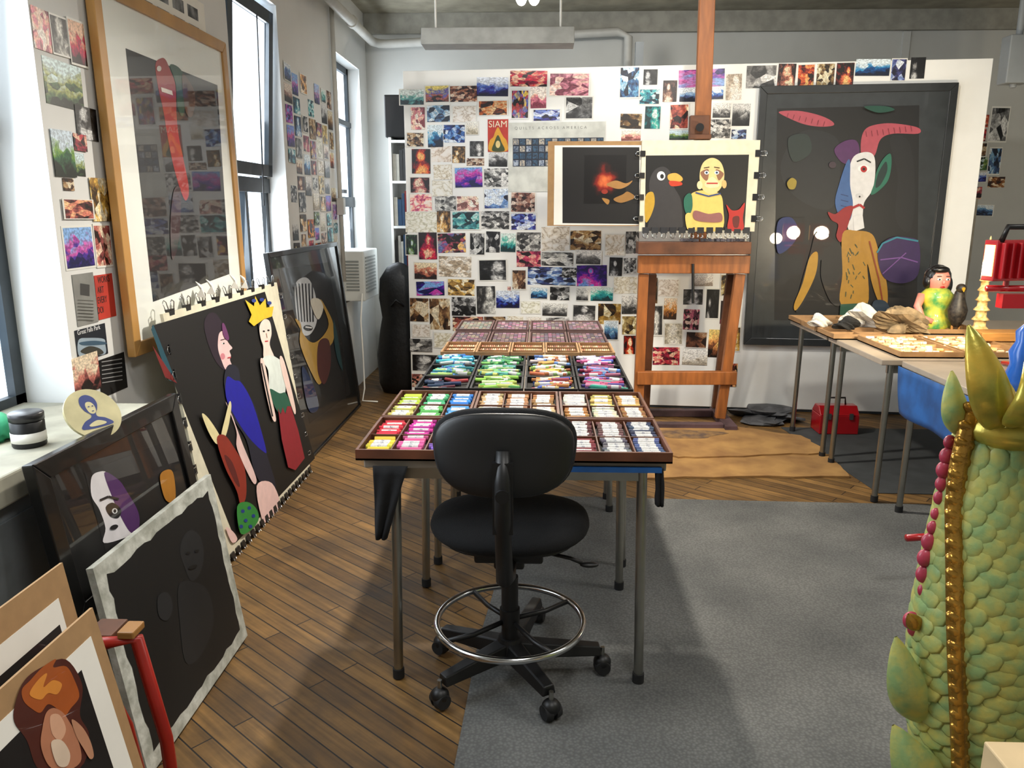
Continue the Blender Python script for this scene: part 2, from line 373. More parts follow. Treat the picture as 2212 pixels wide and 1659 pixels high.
    if border:
        e1=math_('ABSOLUTE',math_('SUBTRACT',u,.5)); e2=math_('ABSOLUTE',math_('SUBTRACT',v,.5)); g=math_('GREATER_THAN',math_('MAXIMUM',e1,e2),.455)
        mx=N.new('ShaderNodeMix'); mx.data_type='RGBA'; L.new(g,mx.inputs['Factor']); L.new(out,mx.inputs[6]); mx.inputs[7].default_value=lin('#e4e3dc'); out=mx.outputs[2]
    L.new(out,b.inputs['Base Color']); CM[k]=m; return m
cme=bpy.data.meshes.new('card_mesh')
_v=[(-.5,-.5,0),(.5,-.5,0),(.5,.5,0),(-.5,.5,0),(-.5,-.5,1),(.5,-.5,1),(.5,.5,1),(-.5,.5,1)]
cme.from_pydata(_v,[],[(0,3,2,1),(4,5,6,7),(0,1,5,4),(1,2,6,5),(2,3,7,6),(3,0,4,7)])
ul=cme.uv_layers.new(name='UV')
for p in cme.polygons:
    for li in p.loop_indices:
        vv=cme.vertices[cme.loops[li].vertex_index].co; ul.data[li].uv=(vv.x+.5,vv.y+.5)
cme.materials.append(M_paper)
cardn=[0]
def card_uv(P,a0,b0,a1,b1,code,where,group,name='postcard',rot=None,off=.0003):
    p=code[0]; t=code[1] if len(code)>1 else random.choice('alf')
    if t not in 'alfs': t='a'
    if t=='f' and R_()<.4: t=random.choice('al')
    o=bpy.data.objects.new(name,cme); COL.objects.link(o)
    rot=U_(-1.5,1.5) if rot is None else rot
    c=math.cos(math.radians(rot)); s_=math.sin(math.radians(rot)); u=P.u*c+P.v*s_; v=P.v*c-P.u*s_
    w=abs(a1-a0);h=abs(b1-b0); cardn[0]+=1
    oo=off+(cardn[0]%4)*.0014
    M=Matrix((u*w,v*h,P.n*.0012)).transposed().to_4x4(); M.translation=P.pt((a0+a1)/2,(b0+b1)/2,oo); o.matrix_world=M
    o.material_slots[0].link='OBJECT'; o.material_slots[0].material=cmat(p,t,len(code)>2 or R_()<.3)
    meta(o,PDESC[p]+' taped to '+where,'postcard',None,group); return o
def card(P,x0,y0,x1,y1,code,where,group,**k):
    r=P.rect((x0,y0,x1,y1)); return card_uv(P,*r,code,where,group,**k)
CARDS="""862 192 918 228 Cl;917 184 972 222 Kl;973 186 1030 220 Ta;1030 167 1098 208 Bl;1102 153 1182 187 Ra;1184 157 1276 209 Pa;888 232 918 280 Pa;920 226 974 265 Bfx;976 228 1030 265 Ws;
1032 217 1098 250 Ra;1104 193 1143 258 Kf;1146 188 1180 234 Pf;1220 208 1282 258 Dfx;1150 236 1212 262 Ba;878 286 917 318 Ta;924 270 957 318 Bl;958 270 1004 308 Ba;1015 305 1045 338 Gf;890 322 930 375 Of;932 316 975 350 Ws;
977 316 1005 352 Yf;1056 330 1096 360 Df;937 356 976 388 Ws;980 360 1045 407 Sl;1046 364 1100 404 Ga;885 382 930 418 Rfx;934 390 977 424 Ws;1044 406 1100 452 Ba;1102 414 1158 460 Ta;884 418 935 458 Ps;940 424 985 455 Ga;987 424 1034 455 Pa;
876 458 944 502 Ws;944 456 973 502 Yf;975 456 1038 497 Cf;1040 456 1100 495 Gf;1102 460 1160 498 Ba;876 505 903 552 Nf;905 502 944 560 Rf;946 504 1006 546 Ka;1014 502 1048 552 Df;1050 500 1080 545 Df;1082 504 1114 544 Cf;
1116 502 1168 546 Ga;1170 490 1230 542 Ws;1232 498 1298 540 Ta;1306 505 1350 553 Ws;1352 500 1380 548 Ga;1116 543 1168 576 Ra;1170 545 1238 574 Ga;1242 540 1300 572 Gf;893 566 946 605 Rl;948 554 1018 598 Wf;1033 560 1096 607 Dfx;
1106 582 1137 626 Ta;1140 577 1244 616 Ba;1246 573 1311 618 Sf;1316 556 1344 596 Df;900 608 960 638 Sa;965 602 1028 640 Ya;1030 618 1070 678 Gf;1072 628 1122 665 Bl;1145 620 1184 646 Bfx;1186 618 1232 650 Da;1276 621 1324 650 Cl;
1326 598 1376 634 Ws;886 644 926 694 Ta;928 645 972 712 Tf;976 642 1028 682 Df;1124 650 1168 678 Ws;1172 655 1225 682 Gl;1236 658 1288 697 Gfx;1292 656 1341 700 Ta;1343 638 1376 678 Gl;890 700 930 728 Ws;978 684 1044 715 Ra;
1046 684 1092 709 Ta;886 732 934 760 Ga;937 718 978 752 Ws;888 765 958 803 Dfx;890 808 935 836 Ra;1304 692 1336 735 Bl;1344 683 1376 722 Ta;1346 723 1374 767 Rf;1338 143 1382 213 Bf;1390 150 1420 183 Df;1432 174 1462 220 Tf;
1466 150 1565 188 Sa;1380 192 1426 226 Ca;1468 190 1522 220 Bl;1526 190 1564 216 Bl;1568 160 1602 216 Wf;1340 246 1386 278 Tf;1393 230 1426 278 Cf;1446 224 1488 280 Rf;1538 222 1580 256 Gl;1582 224 1620 272 Df;1528 258 1578 298 Ga;
1446 282 1490 302 Nl;1342 281 1384 304 Pl;1580 280 1612 300 Ba;1612 142 1676 190 Ga;1680 138 1718 188 Rf;1722 138 1760 188 Of;1764 138 1802 186 Tf;1806 136 1844 184 Of;1848 128 1922 164 Bl;1924 126 1958 176 Ba;1966 124 1998 170 Df;
1396 600 1420 655 Tf;1422 604 1465 640 Ws;1476 625 1518 658 Gf;1524 622 1554 690 Dfx;1500 592 1540 618 Wl;1398 658 1432 726 Gfx;1434 644 1462 690 Yl;1434 697 1475 745 Wf;1476 668 1510 712 Ra;1480 716 1528 752 Ta;1530 712 1560 772 Ol;
1410 750 1468 788 Ra;1474 755 1528 788 Wf;1556 592 1592 640 Ta;1556 650 1596 700 Rf;1560 705 1600 760 Yf;1568 785 1592 835 Oa;1006 262 1034 292 Wl;1008 342 1046 358 Ta;1214 578 1246 600 Da;
1380 560 1392 600 Ta;1096 683 1130 700 Ws;1136 684 1170 702 Wl;1180 686 1230 704 Ga;1346 556 1376 592 Ga;1244 622 1272 650 Gl;1096 618 1104 640 Pa"""
for e in CARDS.replace('\n','').split(';'):
    q=e.split()
    x0,y0,x1,y1=map(int,q[:4]); card(PP,x0,y0,x1,y1,q[4],'the white display wall','postcards on the display wall')
def poster(P,q,mb_fn,name,label,cat='poster'):
    r=P.rect(q); root=empty(name,P.pt((r[0]+r[2])/2,r[1],0),label,cat); mb=MB(); mb_fn(mb,P,r); mb.build('sheet',root); return root,r
r0,r=poster(PP,(1054,258,1098,328),lambda mb,P,r:mb.pbox(P,*r,.0065,.008,mat('poster_red','#c2301f',.5)),'travel_poster','red travel poster with a golden temple and bold lettering')
at=Art(PP,.0082,0); at.s([(1058,326),(1058,305),(1066,296),(1070,285),(1076,275),(1082,285),(1088,296),(1095,305),(1095,326)],'#e0a22c'); at.s([(1064,326),(1068,308),(1076,292),(1084,308),(1090,326)],'#3c4a20'); at.e(1076,312,5,8,'#e9d08a'); at.done(r0,'printed_picture')
text('SIAM',PP,1076,275,.062,mat('letter_cream','#fff0d0',.5),r0,.0105,'CENTER')
r0,r=poster(PP,(1098,264,1306,414),lambda mb,P,r:mb.pbox(P,*r,.0058,.0066,mat('poster_cream','#dfe0d6',.6)),'quilt_poster','white exhibition poster with a grid of small blue quilts')
mb=MB(); a0,b0=PP.uv(1108,360); a1,b1=PP.uv(1304,297); nc=14
mq=[mat('quilt_print',c,.5,scale=90,col2=d) for c,d in (('#2f4668','#b9c3cf'),('#3b5f7d','#1c2634'),('#7f8c98','#2b3c5a'),('#54606f','#cdbfa8'))]
mb.pbox(PP,a0,b0,a1,b1,.0067,.0072,mat('poster_navy','#1b2536',.5))
for i in range(nc):
    for j in range(4):
        w=(a1-a0)/nc;h=(b1-b0)/4
        mb.pbox(PP,a0+w*i+w*.1,b0+h*j+h*.1,a0+w*(i+1)-w*.1,b0+h*(j+1)-h*.1,.0073,.0077,mq[(i*7+j*5+i*j)%4])
mb.build('quilt_grid',r0)
text('QUILTS ACROSS AMERICA',PP,1112,280,.026,mat('letter_grey','#83837e',.6),r0,.0071,space=1.75)
PW=Pl((XL,0,0),Y,Z)
PC="""70 20 106 108 Pa;108 35 145 120 Gf;146 44 182 142 Rf;96 135 176 232 Nl;163 232 208 302 Df;112 282 158 382 Nl;156 290 184 326 Ra;150 330 182 380 Nl;135 385 158 412 Ta;195 385 234 478 Ya;133 430 200 474 Oa;136 487 203 582 Sl;203 483 240 578 Rfx;155 765 213 850 Rf"""
for e in PC.split(';'):
    q=e.split(); x0,y0,x1,y1=map(int,q[:4]); card(PW,x0,y0,x1,y1,q[4],'the wall between windows','postcards on the window wall')
M_let=mat('letter_black','#151515',.6); M_letw=mat('letter_white','#f0f0f0',.6)
r0,r=poster(PW,(207,592,246,688),lambda mb,P,r:mb.pbox(P,*r,.0005,.002,mat('poster_red2','#c8392a',.5)),'art_flyer','red printed flyer with bold dark lettering')
for i,t_ in enumerate(('WORKS','ART','EVERY','DOI')): text(t_,PW,210,612+i*22,.032,M_let,r0,.0023,stretch=.66)
r0,r=poster(PW,(160,590,206,702),lambda mb,P,r:mb.pbox(P,*r,.0005,.002,mat('flyer_grey','#8d8d88',.6)),'text_flyer','grey printed flyer with a small portrait')
at=Art(PW,.0021,0); at.raw([(172,612),(192,615),(192,640),(172,637)],'#3a3a3a')
for i in range(7): at.line([(166,648+i*7),(200,650+i*7)],1.5,'#55554f')
at.done(r0,'printed_text')
r0,r=poster(PW,(163,705,230,775),lambda mb,P,r:mb.pbox(P,*r,.0005,.002,mat('card_navy','#16202c',.5)),'park_postcard','postcard of rocky river falls with a title','postcard')
at=Art(PW,.0021,0); at.s([(168,735),(190,730),(222,732),(226,744),(226,764),(200,768),(170,770)],'#9fb0bd'); at.s([(172,760),(190,748),(212,752),(222,763),(200,768)],'#3b3a33'); at.s([(170,740),(200,736),(225,739),(224,744),(180,746)],'#3d5a70'); at.done(r0,'printed_picture')
text('Great Falls Park',PW,166,724,.022,M_letw,r0,.0023,stretch=.95)
r0,r=poster(PW,(213,768,272,850),lambda mb,P,r:mb.pbox(P,*r,.0005,.002,mat('card_black','#0d0d0f',.5)),'black_flyer','black flyer with rows of small white print')
at=Art(PW,.0021,0)
for i in range(6): at.line([(218,782+i*9),(262,775+i*9)],2,'#9a9a9a')
at.done(r0,'printed_text')
r0,r=poster(PW,(296,-30,440,70),lambda mb,P,r:mb.pbox(P,*r,.0005,.002,M_paper),'contact_sheet','white sheet of black and white figure photographs')
mb=MB(); a0,b0,a1,b1=r
for i in range(4):
    for j in range(2):
        w=(a1-a0)/4.4;h=(b1-b0)/2.4
        mb.pbox(PW,a0+.02+w*i,b0+.02+h*j,a0+w*i+w*.88,b0+h*j+h*.9,.0021,.0027,mat('bw_print','#1b1b1b',.4,scale=18,col2='#8c8c8c'))
mb.build('photo_strip',r0)
for c in range(7):
    yy=4.80+c*.158; z=2.28-U_(0,.05)
    while z>1.13:
        h=U_(.08,.13); w=U_(.11,.145)
        if R_()<.92: card_uv(PW,yy,z-h,yy+w,z,random.choice('BTTGGDDTRYNOSCWK'),'the wall between windows','postcards on the window wall')
        z-=h+.014
PB=Pl((0,YB,0),X,Z)
BC="2088 248 2135 275 Ra;2137 230 2178 308 Df;2090 278 2130 305 Ra;2091 308 2132 338 Ta;2134 318 2162 378 Bf;2092 340 2132 368 Na;2094 372 2132 394 Bl;2134 382 2170 405 Ta;2084 404 2120 430 Ra;2100 442 2146 467 Bl"
for e in BC.split(';'):
    q=e.split(); x0,y0,x1,y1=map(int,q[:4]); card(PB,x0,y0,x1,y1,q[4],'the back wall','postcards on the back wall')
# ---------------- pictures
def picture(P,q,wf,dep,Mf,label,inner=None,Mm=None,name='framed_picture',back=True,mat_off=-.01):
    r=P.rect(q); root=empty(name,P.pt((r[0]+r[2])/2,r[1],0),label,'picture')
    mb=MB(); frame_mesh(mb,P,r,wf,-dep,0,Mf); mb.build('frame',root,bevel=.003)
    mb=MB(); mb.pbox(P,r[0]+wf*.8,r[1]+wf*.8,r[2]-wf*.8,r[3]-wf*.8,-dep+.001,mat_off,Mm); mb.build('mat_board',root)
    return root,r
tilt=lambda xb,xt,z:Vector((xt-xb,0,z))
P1=Pl((-1.435,0,0),Y,tilt(-1.435,-1.462,2.1))
M_matg=mat('white_mat_board','#eff1ea',.6,var=.01,coat=1)
root,r=picture(P1,[(200,-75),(490,104),(532,610),(300,872)],.05,.03,M_gold,'tall gilded wooden frame, dark picture with red horned figure',None,M_matg)
a=Art(P1,-.0098)
a.raw([(277,104),(474,184),(500,592),(336,652)],'#0c0b0c')
a.s([(341,138),(352,126),(362,128),(372,150),(384,185),(386,245),(392,300),(412,400),(408,432),(398,420),(380,360),(366,290),(358,240),(345,180)],'#9a1c16')
a.s([(372,140),(395,150),(408,190),(400,250),(388,230),(384,180)],'#1f4a34'); a.s([(398,160),(425,200),(420,250),(405,240)],'#4a2a17')
a.raw([(352,188),(376,196),(378,206),(354,198)],'#e8ddd0'); a.e(348,148,5,6,'#d8cfc8')
a.s([(380,410),(395,415),(390,520),(376,560),(372,480)],'#33161a')
a.done(root)
P3=Pl((-1.325,0,0),Y,tilt(-1.325,-1.45,1.22))
root,r=picture(P3,[(556,545),(726,526),(786,888),(672,985)],.03,.03,M_blackm,'large black framed picture leaning on wall, striped skull-faced figure',None,mat('dark_glazed_mat','#141618',.4,coat=1))
a=Art(P3,-.0098)
a.raw([(606,582),(712,566),(760,850),(672,915)],'#0a090b')
a.s([(640,620),(655,600),(672,605),(685,640),(688,690),(675,720),(658,722),(645,690)],'#c9ccd0')
for i in range(6): a.line([(642+i*7,612),(649+i*6,695)],2.6,'#14141e')
a.e(668,708,10,6,'#101014',10); a.line([(662,706),(676,708)],3,'#e8e8e8')
a.s([(640,690),(652,700),(650,740),(668,790),(690,830),(700,810),(690,770),(720,740),(722,700),(704,660),(694,648),(712,700),(690,735),(668,735)],'#b38c38')
a.s([(722,690),(730,720),(738,770),(742,800),(732,780),(724,740)],'#123f44'); a.s([(690,740),(712,735),(716,790),(702,830),(688,800)],'#4b1a18'); a.s([(655,790),(680,835),(690,880),(672,890),(660,850)],'#172c52')
a.s([(672,650),(690,645),(700,665),(688,690)],'#d8d3c4')
a.done(root)
P2=Pl((-1.275,0,0),Y,tilt(-1.275,-1.40,1.06))
q=[(310,690),(580,615),(685,1000),(500,1200)]
r=P2.rect(q); root=empty('clipped_drawing',P2.pt((r[0]+r[2])/2,r[1],0),'large pastel drawing of two women clipped to a white board','drawing')
MB().pbox(P2,*r,-.012,0,M_cream).build('board',root)
a=Art(P2,.0002,0)
a.raw([(327,704),(572,630),(680,990),(510,1172)],'#040405')
a.raw([(326,712),(330,700),(381,826),(365,822)],'#0f4a5a'); a.raw([(328,745),(382,828),(356,815)],'#7a1414')
a.s([(440,700),(450,678),(466,678),(482,705),(492,745),(496,790),(485,800),(465,780),(448,740)],'#241526')
a.s([(472,722),(482,716),(490,736),(495,744),(501,752),(495,758),(498,768),(496,778),(500,792),(488,800),(478,780),(470,752)],'#efc9c8'); a.e(480,770,5,7,'#d98590'); a.e(481,742,3.5,2,'#f6f2f0'); a.e(482,742,1.8,1.8,'#151515'); a.line([(475,735),(486,732)],1.5,'#1a1016'); a.line([(490,773),(497,772)],2.5,'#b83040')
a.s([(478,700),(484,702),(493,730),(488,735),(480,722)],'#6b3566')
a.s([(482,830),(490,790),(512,795),(520,830),(550,880),(568,960),(594,1050),(575,1060),(548,1020),(530,950),(500,900)],'#15192c')
a.s([(488,815),(505,822),(520,828),(545,875),(572,968),(566,975),(535,945),(505,900),(486,858)],'#1010a0')
a.s([(485,868),(500,900),(522,960),(545,1015),(552,1040),(542,1040),(510,970),(508,930)],'#e9c8c4')
a.s([(552,1050),(585,1044),(604,1096),(580,1118),(565,1126)],'#f0cbc6'); a.s([(485,1140),(500,1148),(510,1165),(498,1172)],'#f0cbc6')
a.s([(555,690),(568,676),(584,680),(588,705),(584,735),(575,765),(562,740)],'#16161e')
a.s([(558,705),(568,690),(580,695),(584,720),(580,745),(590,775),(568,775),(566,748),(560,730)],'#f1dcd0'); a.e(567,716,2.5,2,'#151515'); a.e(577,714,2.5,2,'#151515'); a.line([(569,738),(576,737)],2.5,'#c02a34'); a.line([(572,720),(574,730)],1.4,'#b08a7a')
a.raw([(526,648),(545,662),(548,640),(558,660),(570,645),(572,665),(588,662),(584,684),(566,690),(545,705),(534,695),(540,680)],'#e7c12f')
a.e(545,650,5,4,'#2a3f8c'); a.e(562,648,5,4,'#2a3f8c'); a.e(578,655,5,4,'#2a3f8c')
a.s([(562,778),(575,768),(592,772),(608,790),(612,850),(590,858),(578,840),(575,800)],'#dfe8e2'); a.s([(578,842),(600,850),(614,850),(624,885),(596,890)],'#1c5a44')
a.s([(558,782),(566,782),(580,850),(592,905),(584,905),(570,850)],'#f0d3c8'); a.s([(600,772),(610,782),(632,870),(634,895),(626,880),(606,810)],'#f0d3c8')
a.raw([(596,882),(602,896),(606,880),(612,895),(616,878),(624,878),(640,930),(654,990),(634,1016),(618,1010),(604,950)],'#8f1c2a'); a.line([(560,785),(584,900)],3,'#141414')
a.s([(430,895),(445,905),(470,945),(462,960),(445,935)],'#e8dca8'); a.s([(490,868),(494,880),(488,920),(478,950),(472,940),(480,905)],'#e8dca8')
a.s([(462,950),(478,940),(498,965),(522,1010),(526,1070),(514,1092),(505,1060),(480,1010)],'#8f2c1c'); a.s([(478,985),(496,1000),(512,1050),(500,1040)],'#5d1a18')
a.s([(506,1095),(528,1085),(548,1100),(552,1125),(530,1150),(512,1150)],'#2f8a3a')
for x,y in ((518,1105),(532,1098),(541,1115),(524,1125),(514,1138),(534,1138)): a.e(x,y,4,4,'#173a8a')
a.done(root)
P4=Pl((-1.06,0,0),Y,tilt(-1.06,-1.18,.86))
root,r=picture(P4,[(85,975),(380,865),(440,1080),(165,1420)],.05,.03,M_blackm,'black framed picture leaning on the ledge, white and purple face',None,mat('black_glazed_mat','#0b0b0d',.4,coat=1))
a=Art(P4,-.0098)
a.raw([(190,1020),(372,950),(418,1050),(235,1190)],'#060608')
a.s([(205,1030),(222,1018),(240,1022),(262,1060),(285,1120),(300,1150),(285,1158),(232,1172),(235,1140),(222,1100),(205,1070)],'#e9e6ea')
a.s([(232,1020),(262,1035),(280,1060),(305,1105),(306,1140),(290,1150),(270,1120),(250,1075)],'#4f2462'); a.s([(235,1095),(250,1085),(268,1100),(262,1118),(245,1115)],'#101014'); a.e(254,1103,6,6,'#e8e8e8'); a.e(254,1103,3,4,'#222222')
a.line([(222,1080),(240,1072),(262,1078)],5,'#141416'); a.e(252,1138,9,5,'#0a0a0c',-20)
a.s([(350,1030),(362,1015),(378,1020),(384,1070),(375,1085),(360,1075)],'#b97a1e')
a.done(root)
P5=Pl((-.985,0,0),Y,tilt(-.985,-1.065,.58))
q=[(190,1215),(455,1040),(541,1386),(322,1652)]
r=P5.rect(q); root=empty('dark_canvas',P5.pt((r[0]+r[2])/2,r[1],0),'unframed black canvas with rough white painted margin','painting')
MB().pbox(P5,*r,-.018,0,mat('rough_gesso','#d4d6cd',.8,var=.3,scale=22,bump=.5,col2='#a3a59a')).build('canvas',root)
a=Art(P5,.0003,0)
ins=.042; aa0,bb0,aa1,bb1=r; ed=[]
rg=random.Random(5)
def edge(p,q_,n=16):
    for i in range(n):
        t=i/n; ed.append((p[0]+(q_[0]-p[0])*t+rg.uniform(-.006,.006),p[1]+(q_[1]-p[1])*t+rg.uniform(-.006,.006)))
cn=[(aa0+ins,bb0+ins),(aa1-ins,bb0+ins),(aa1-ins,bb1-ins),(aa0+ins,bb1-ins)]
for i in range(4): edge(cn[i],cn[(i+1)%4])
a.mb.add([P5.pt(x,y,.0006) for x,y in ed],[tuple(range(len(ed)))],paint('#0e0f10',0)); a.off=.0007
a.s([(395,1160),(412,1145),(432,1160),(440,1200),(430,1240),(412,1255),(398,1225),(388,1190)],'#1f2124'); a.s([(385,1265),(420,1258),(450,1280),(460,1350),(430,1420),(400,1430),(388,1350)],'#1b1d20')
a.s([(340,1290),(360,1280),(372,1310),(360,1340),(342,1330)],'#222427'); a.e(405,1195,5,3,'#0a0b0c',-20); a.e(424,1190,5,3,'#0a0b0c',-20); a.e(415,1225,10,4,'#0a0b0c',-20)
a.done(root)
P6=Pl((-.76,0,0),Y,tilt(-.76,-.885,.70))
def board(P,ar,label,fn,m1=.045):
    root=empty('matted_print',P.pt((ar[0]+ar[2])/2,ar[1],0),label,'print')
    MB().pbox(P,*ar,-.006,0,M_card).build('backing_board',root)
    MB().pbox(P,ar[0]+m1,ar[1]+m1,ar[2]-m1*.7,ar[3]-m1,.0002,.0015,M_paper).build('paper_sheet',root)
    a=Art(P,.0016,.3); fn(a); a.done(root,'photograph'); return root
tr=P6.uv(200,1312)
ar=(tr[0]-.62,.0,tr[0],tr[1])
def f6(a):
    m=.085
    a.mb.pbox(P6,ar[0]+m,ar[1]+m,ar[2]-m,ar[3]-m,.0016,.0022,paint('#0d0605',.3)); a.off=.0022
    a.s([(30,1520),(50,1470),(90,1440),(140,1425),(175,1480),(170,1545),(190,1590),(170,1659),(85,1665),(55,1600),(28,1560)],'#4d1a0c')
    a.s([(48,1515),(44,1490),(62,1470),(80,1450),(96,1436),(118,1424),(112,1442),(140,1440),(158,1470),(168,1505),(150,1530),(135,1548),(118,1530),(100,1522),(84,1540),(66,1532)],'#a85218')
    a.s([(60,1500),(78,1470),(98,1455),(90,1485),(110,1470),(130,1478),(120,1500),(100,1498),(84,1512)],'#dd8c34')
    a.s([(96,1540),(112,1530),(132,1540),(146,1560),(162,1590),(172,1640),(150,1662),(120,1665),(98,1650),(84,1610),(88,1570)],'#b97a5a'); a.s([(104,1548),(124,1545),(138,1575),(126,1600),(108,1585)],'#dba888')
    a.s([(150,1555),(172,1570),(190,1600),(198,1632),(190,1640),(176,1618),(160,1590)],'#c08a6a')
    a.s([(105,1605),(128,1600),(146,1628),(140,1655),(118,1652)],'#e0c8b0')
board(P6,ar,'photograph of a fiery orange figure, white mat on tan cardboard',f6)
P7=Pl((-.90,0,0),Y,tilt(-.90,-1.0,.74))
tr7=P7.uv(135,1215); ar7=(tr7[0]-.6,0,tr7[0],tr7[1])
def f7(a):
    a.mb.pbox(P7,ar7[0]+.1,ar7[1]+.1,ar7[2]-.06,ar7[3]-.11,.0016,.0022,paint('#0a0a0c',.3))
board(P7,ar7,'dark photograph in a white mat on tan cardboard',f7,.06)
M_redp=mat('red_tube_paint','#a82418',.35,var=.1)
p=onX(290,1385,-.845)
root=empty('tube_rack',(p.x,p.y,0),'red tubular metal rack with wooden block behind prints','rack')
mb=MB(); py=p.y
mb.tube([(-.80,py+.02,0),(-.81,py+.02,.3),(-.845,py+.01,p.z),(-.90,py-.02,p.z+.005),(-.94,py-.02,p.z-.01)],.014,M_redp,12)
mb.tube([(-.90,py+.09,0),(-.92,py+.06,.3),(-.94,py-.02,p.z-.01)],.014,M_redp,12); mb.tube([(-.81,py+.02,.15),(-.90,py+.08,.15)],.01,M_redp,10); mb.build('tube_frame',root)
MB().box((-.855,py+.01,p.z+.02),(.035,.05,.016),M_oak).build('wood_block',root,bevel=.003)
MB().box((-.92,py+.03,p.z+.0),(.06,.07,.03),M_easeld).build('wood_block',root,bevel=.003)
root,r=picture(PP,[(1628,192),(2036,177),(2028,748),(1614,745)],.05,.04,mat('charcoal_frame','#2c2f31',.35,coat=.4),'large charcoal framed picture of horned figure on display wall',None,mat('charcoal_glazed_mat','#34383a',.35,coat=1))
for o in root.children: o.location+=PP.n*.048
a=Art(PP,.0385)
a.raw([(1676,236),(1981,229),(1976,694),(1670,690)],'#0e0f11')
a.s([(1918,300),(1960,310),(1972,420),(1960,500),(1930,470),(1935,380)],'#18191c')
a.s([(1730,285),(1800,296),(1812,350),(1800,440),(1760,450),(1700,410),(1685,350)],'#1b1e22')
a.s([(1680,243),(1722,241),(1765,250),(1792,262),(1797,272),(1770,275),(1735,270),(1700,256)],'#b04c5a')
a.s([(1858,345),(1856,305),(1868,278),(1905,268),(1945,270),(1980,278),(1978,290),(1925,290),(1898,302),(1886,335),(1872,345)],'#b04c5a')
for i in range(7): a.line([(1700+i*13,246+i*3),(1697+i*13,256+i*3)],1.5,'#7e2c3a')
for i in range(9): a.line([(1866+i*12,285-i*1.5),(1868+i*12,297-i*1.5)],1.5,'#7e2c3a')
a.s([(1700,300),(1740,292),(1748,330),(1710,350)],'#23302e')
a.s([(1798,325),(1820,306),(1845,305),(1852,330),(1838,352),(1815,352)],'#52265c')
a.s([(1836,345),(1860,330),(1882,336),(1886,370),(1880,410),(1862,438),(1858,470),(1846,490),(1832,502),(1824,470),(1826,400)],'#e0e0e2')
a.s([(1824,352),(1832,350),(1832,400),(1838,440),(1832,475),(1815,478),(1800,440),(1808,400)],'#3a6099')
for i in range(4): a.line([(1812,420+i*12),(1828,424+i*12)],2,'#223f70')
a.s([(1888,372),(1902,345),(1918,333),(1920,360),(1912,392),(1890,415),(1876,420),(1884,395)],'#1f6a55'); a.s([(1892,375),(1908,350),(1911,370),(1898,398),(1886,405)],'#0e2c2a')
a.e(1861,365,13,8,'#f4f4f4'); a.e(1861,366,7,7,'#b01c24'); a.e(1861,366,3,3,'#160808'); a.line([(1846,350),(1862,344),(1876,352)],3,'#1a1a1c'); a.e(1794,357,8,7,'#3c2d38')
a.e(1852,423,8,5,'#d0d0d2'); a.e(1852,425,2,2,'#202020'); a.line([(1835,450),(1852,442),(1862,450)],5,'#a81a20')
a.s([(1784,458),(1800,462),(1820,448),(1838,446),(1832,470),(1822,500),(1812,522),(1802,510),(1806,485),(1792,475)],'#93131a')
a.raw([(1838,468),(1858,462),(1862,492),(1840,500)],'#e0e0e2')
a.s([(1762,500),(1800,520),(1815,540),(1815,600),(1812,655),(1790,650),(1770,600),(1770,560),(1760,590),(1735,650),(1716,672),(1722,630),(1745,550)],'#1c1a1a')
a.s([(1745,555),(1762,545),(1758,590),(1735,640),(1716,668),(1712,655),(1730,610)],'#b98c28')
a.s([(1815,505),(1845,498),(1878,505),(1892,540),(1908,600),(1912,645),(1905,678),(1888,640),(1878,610),(1868,570),(1868,658),(1812,655),(1815,590)],'#b0822a')
for i in range(22):
    x=U_(1822,1862);y_=U_(520,640); a.line([(x,y_),(x+U_(-6,6),y_+U_(5,12))],1.8,'#3c4c34')
a.line([(1872,520),(1892,600),(1902,660)],3,'#8c3a1c')
a.raw([(1810,655),(1868,652),(1862,690),(1808,690)],'#154c38'); a.s([(1880,650),(1905,648),(1918,670),(1915,690),(1880,690)],'#26394a')
a.s([(1890,560),(1895,530),(1920,512),(1955,512),(1978,525),(1976,590),(1945,610),(1905,600)],'#341c52'); a.line([(1888,545),(1900,525),(1930,512),(1976,520)],3.5,'#2f8296'); a.line([(1895,560),(1940,555),(1975,565)],2.5,'#7a4e96'); a.line([(1900,590),(1950,545)],2,'#7a4e96')
a.s([(1696,395),(1706,385),(1716,392),(1712,408),(1700,408)],'#a08c2c')
a.s([(1676,480),(1705,470),(1720,500),(1705,530),(1676,545)],'#1a2c6a'); a.s([(1860,233),(1905,232),(1925,240),(1890,246)],'#15483a')
a.done(root)
# ---------------- clips
cl=MB(); M_clip=mat('clip_steel','#4a4a4c',.3,.9)
cl.hexa([Vector(v) for v in [(-.016,-.008,-.008),(.016,-.008,-.008),(.016,-.008,.008),(-.016,-.008,.008),(-.016,.02,-.003),(.016,.02,-.003),(.016,.02,.003),(-.016,.02,.003)]],M_clip)
cl.tube([(-.009,-.004,.008),(-.011,-.028,.012),(0,-.034,.012),(.011,-.028,.012),(.009,-.004,.008)],.0016,M_chrome,6)
cl.tube([(-.009,-.004,-.008),(-.011,-.028,-.012),(0,-.034,-.012),(.011,-.028,-.012),(.009,-.004,-.008)],.0016,M_chrome,6)
clo=cl.build('binder_clip',origin=(0,0,0)); clme=clo.data; bpy.data.objects.remove(clo)
def clip(p,inward,n,label,group,s=1):
    o=bpy.data.objects.new('binder_clip',clme); COL.objects.link(o)
    yv=inward.normalized(); xv=yv.cross(n).normalized(); M=Matrix((xv*s,yv*s,n.normalized()*s)).transposed().to_4x4(); M.translation=p; o.matrix_world=M
    meta(o,label,'clip',None,group)
r=P2.rect([(310,690),(580,615),(685,1000),(500,1200)])
L2='steel binder clip gripping the large pastel drawing'
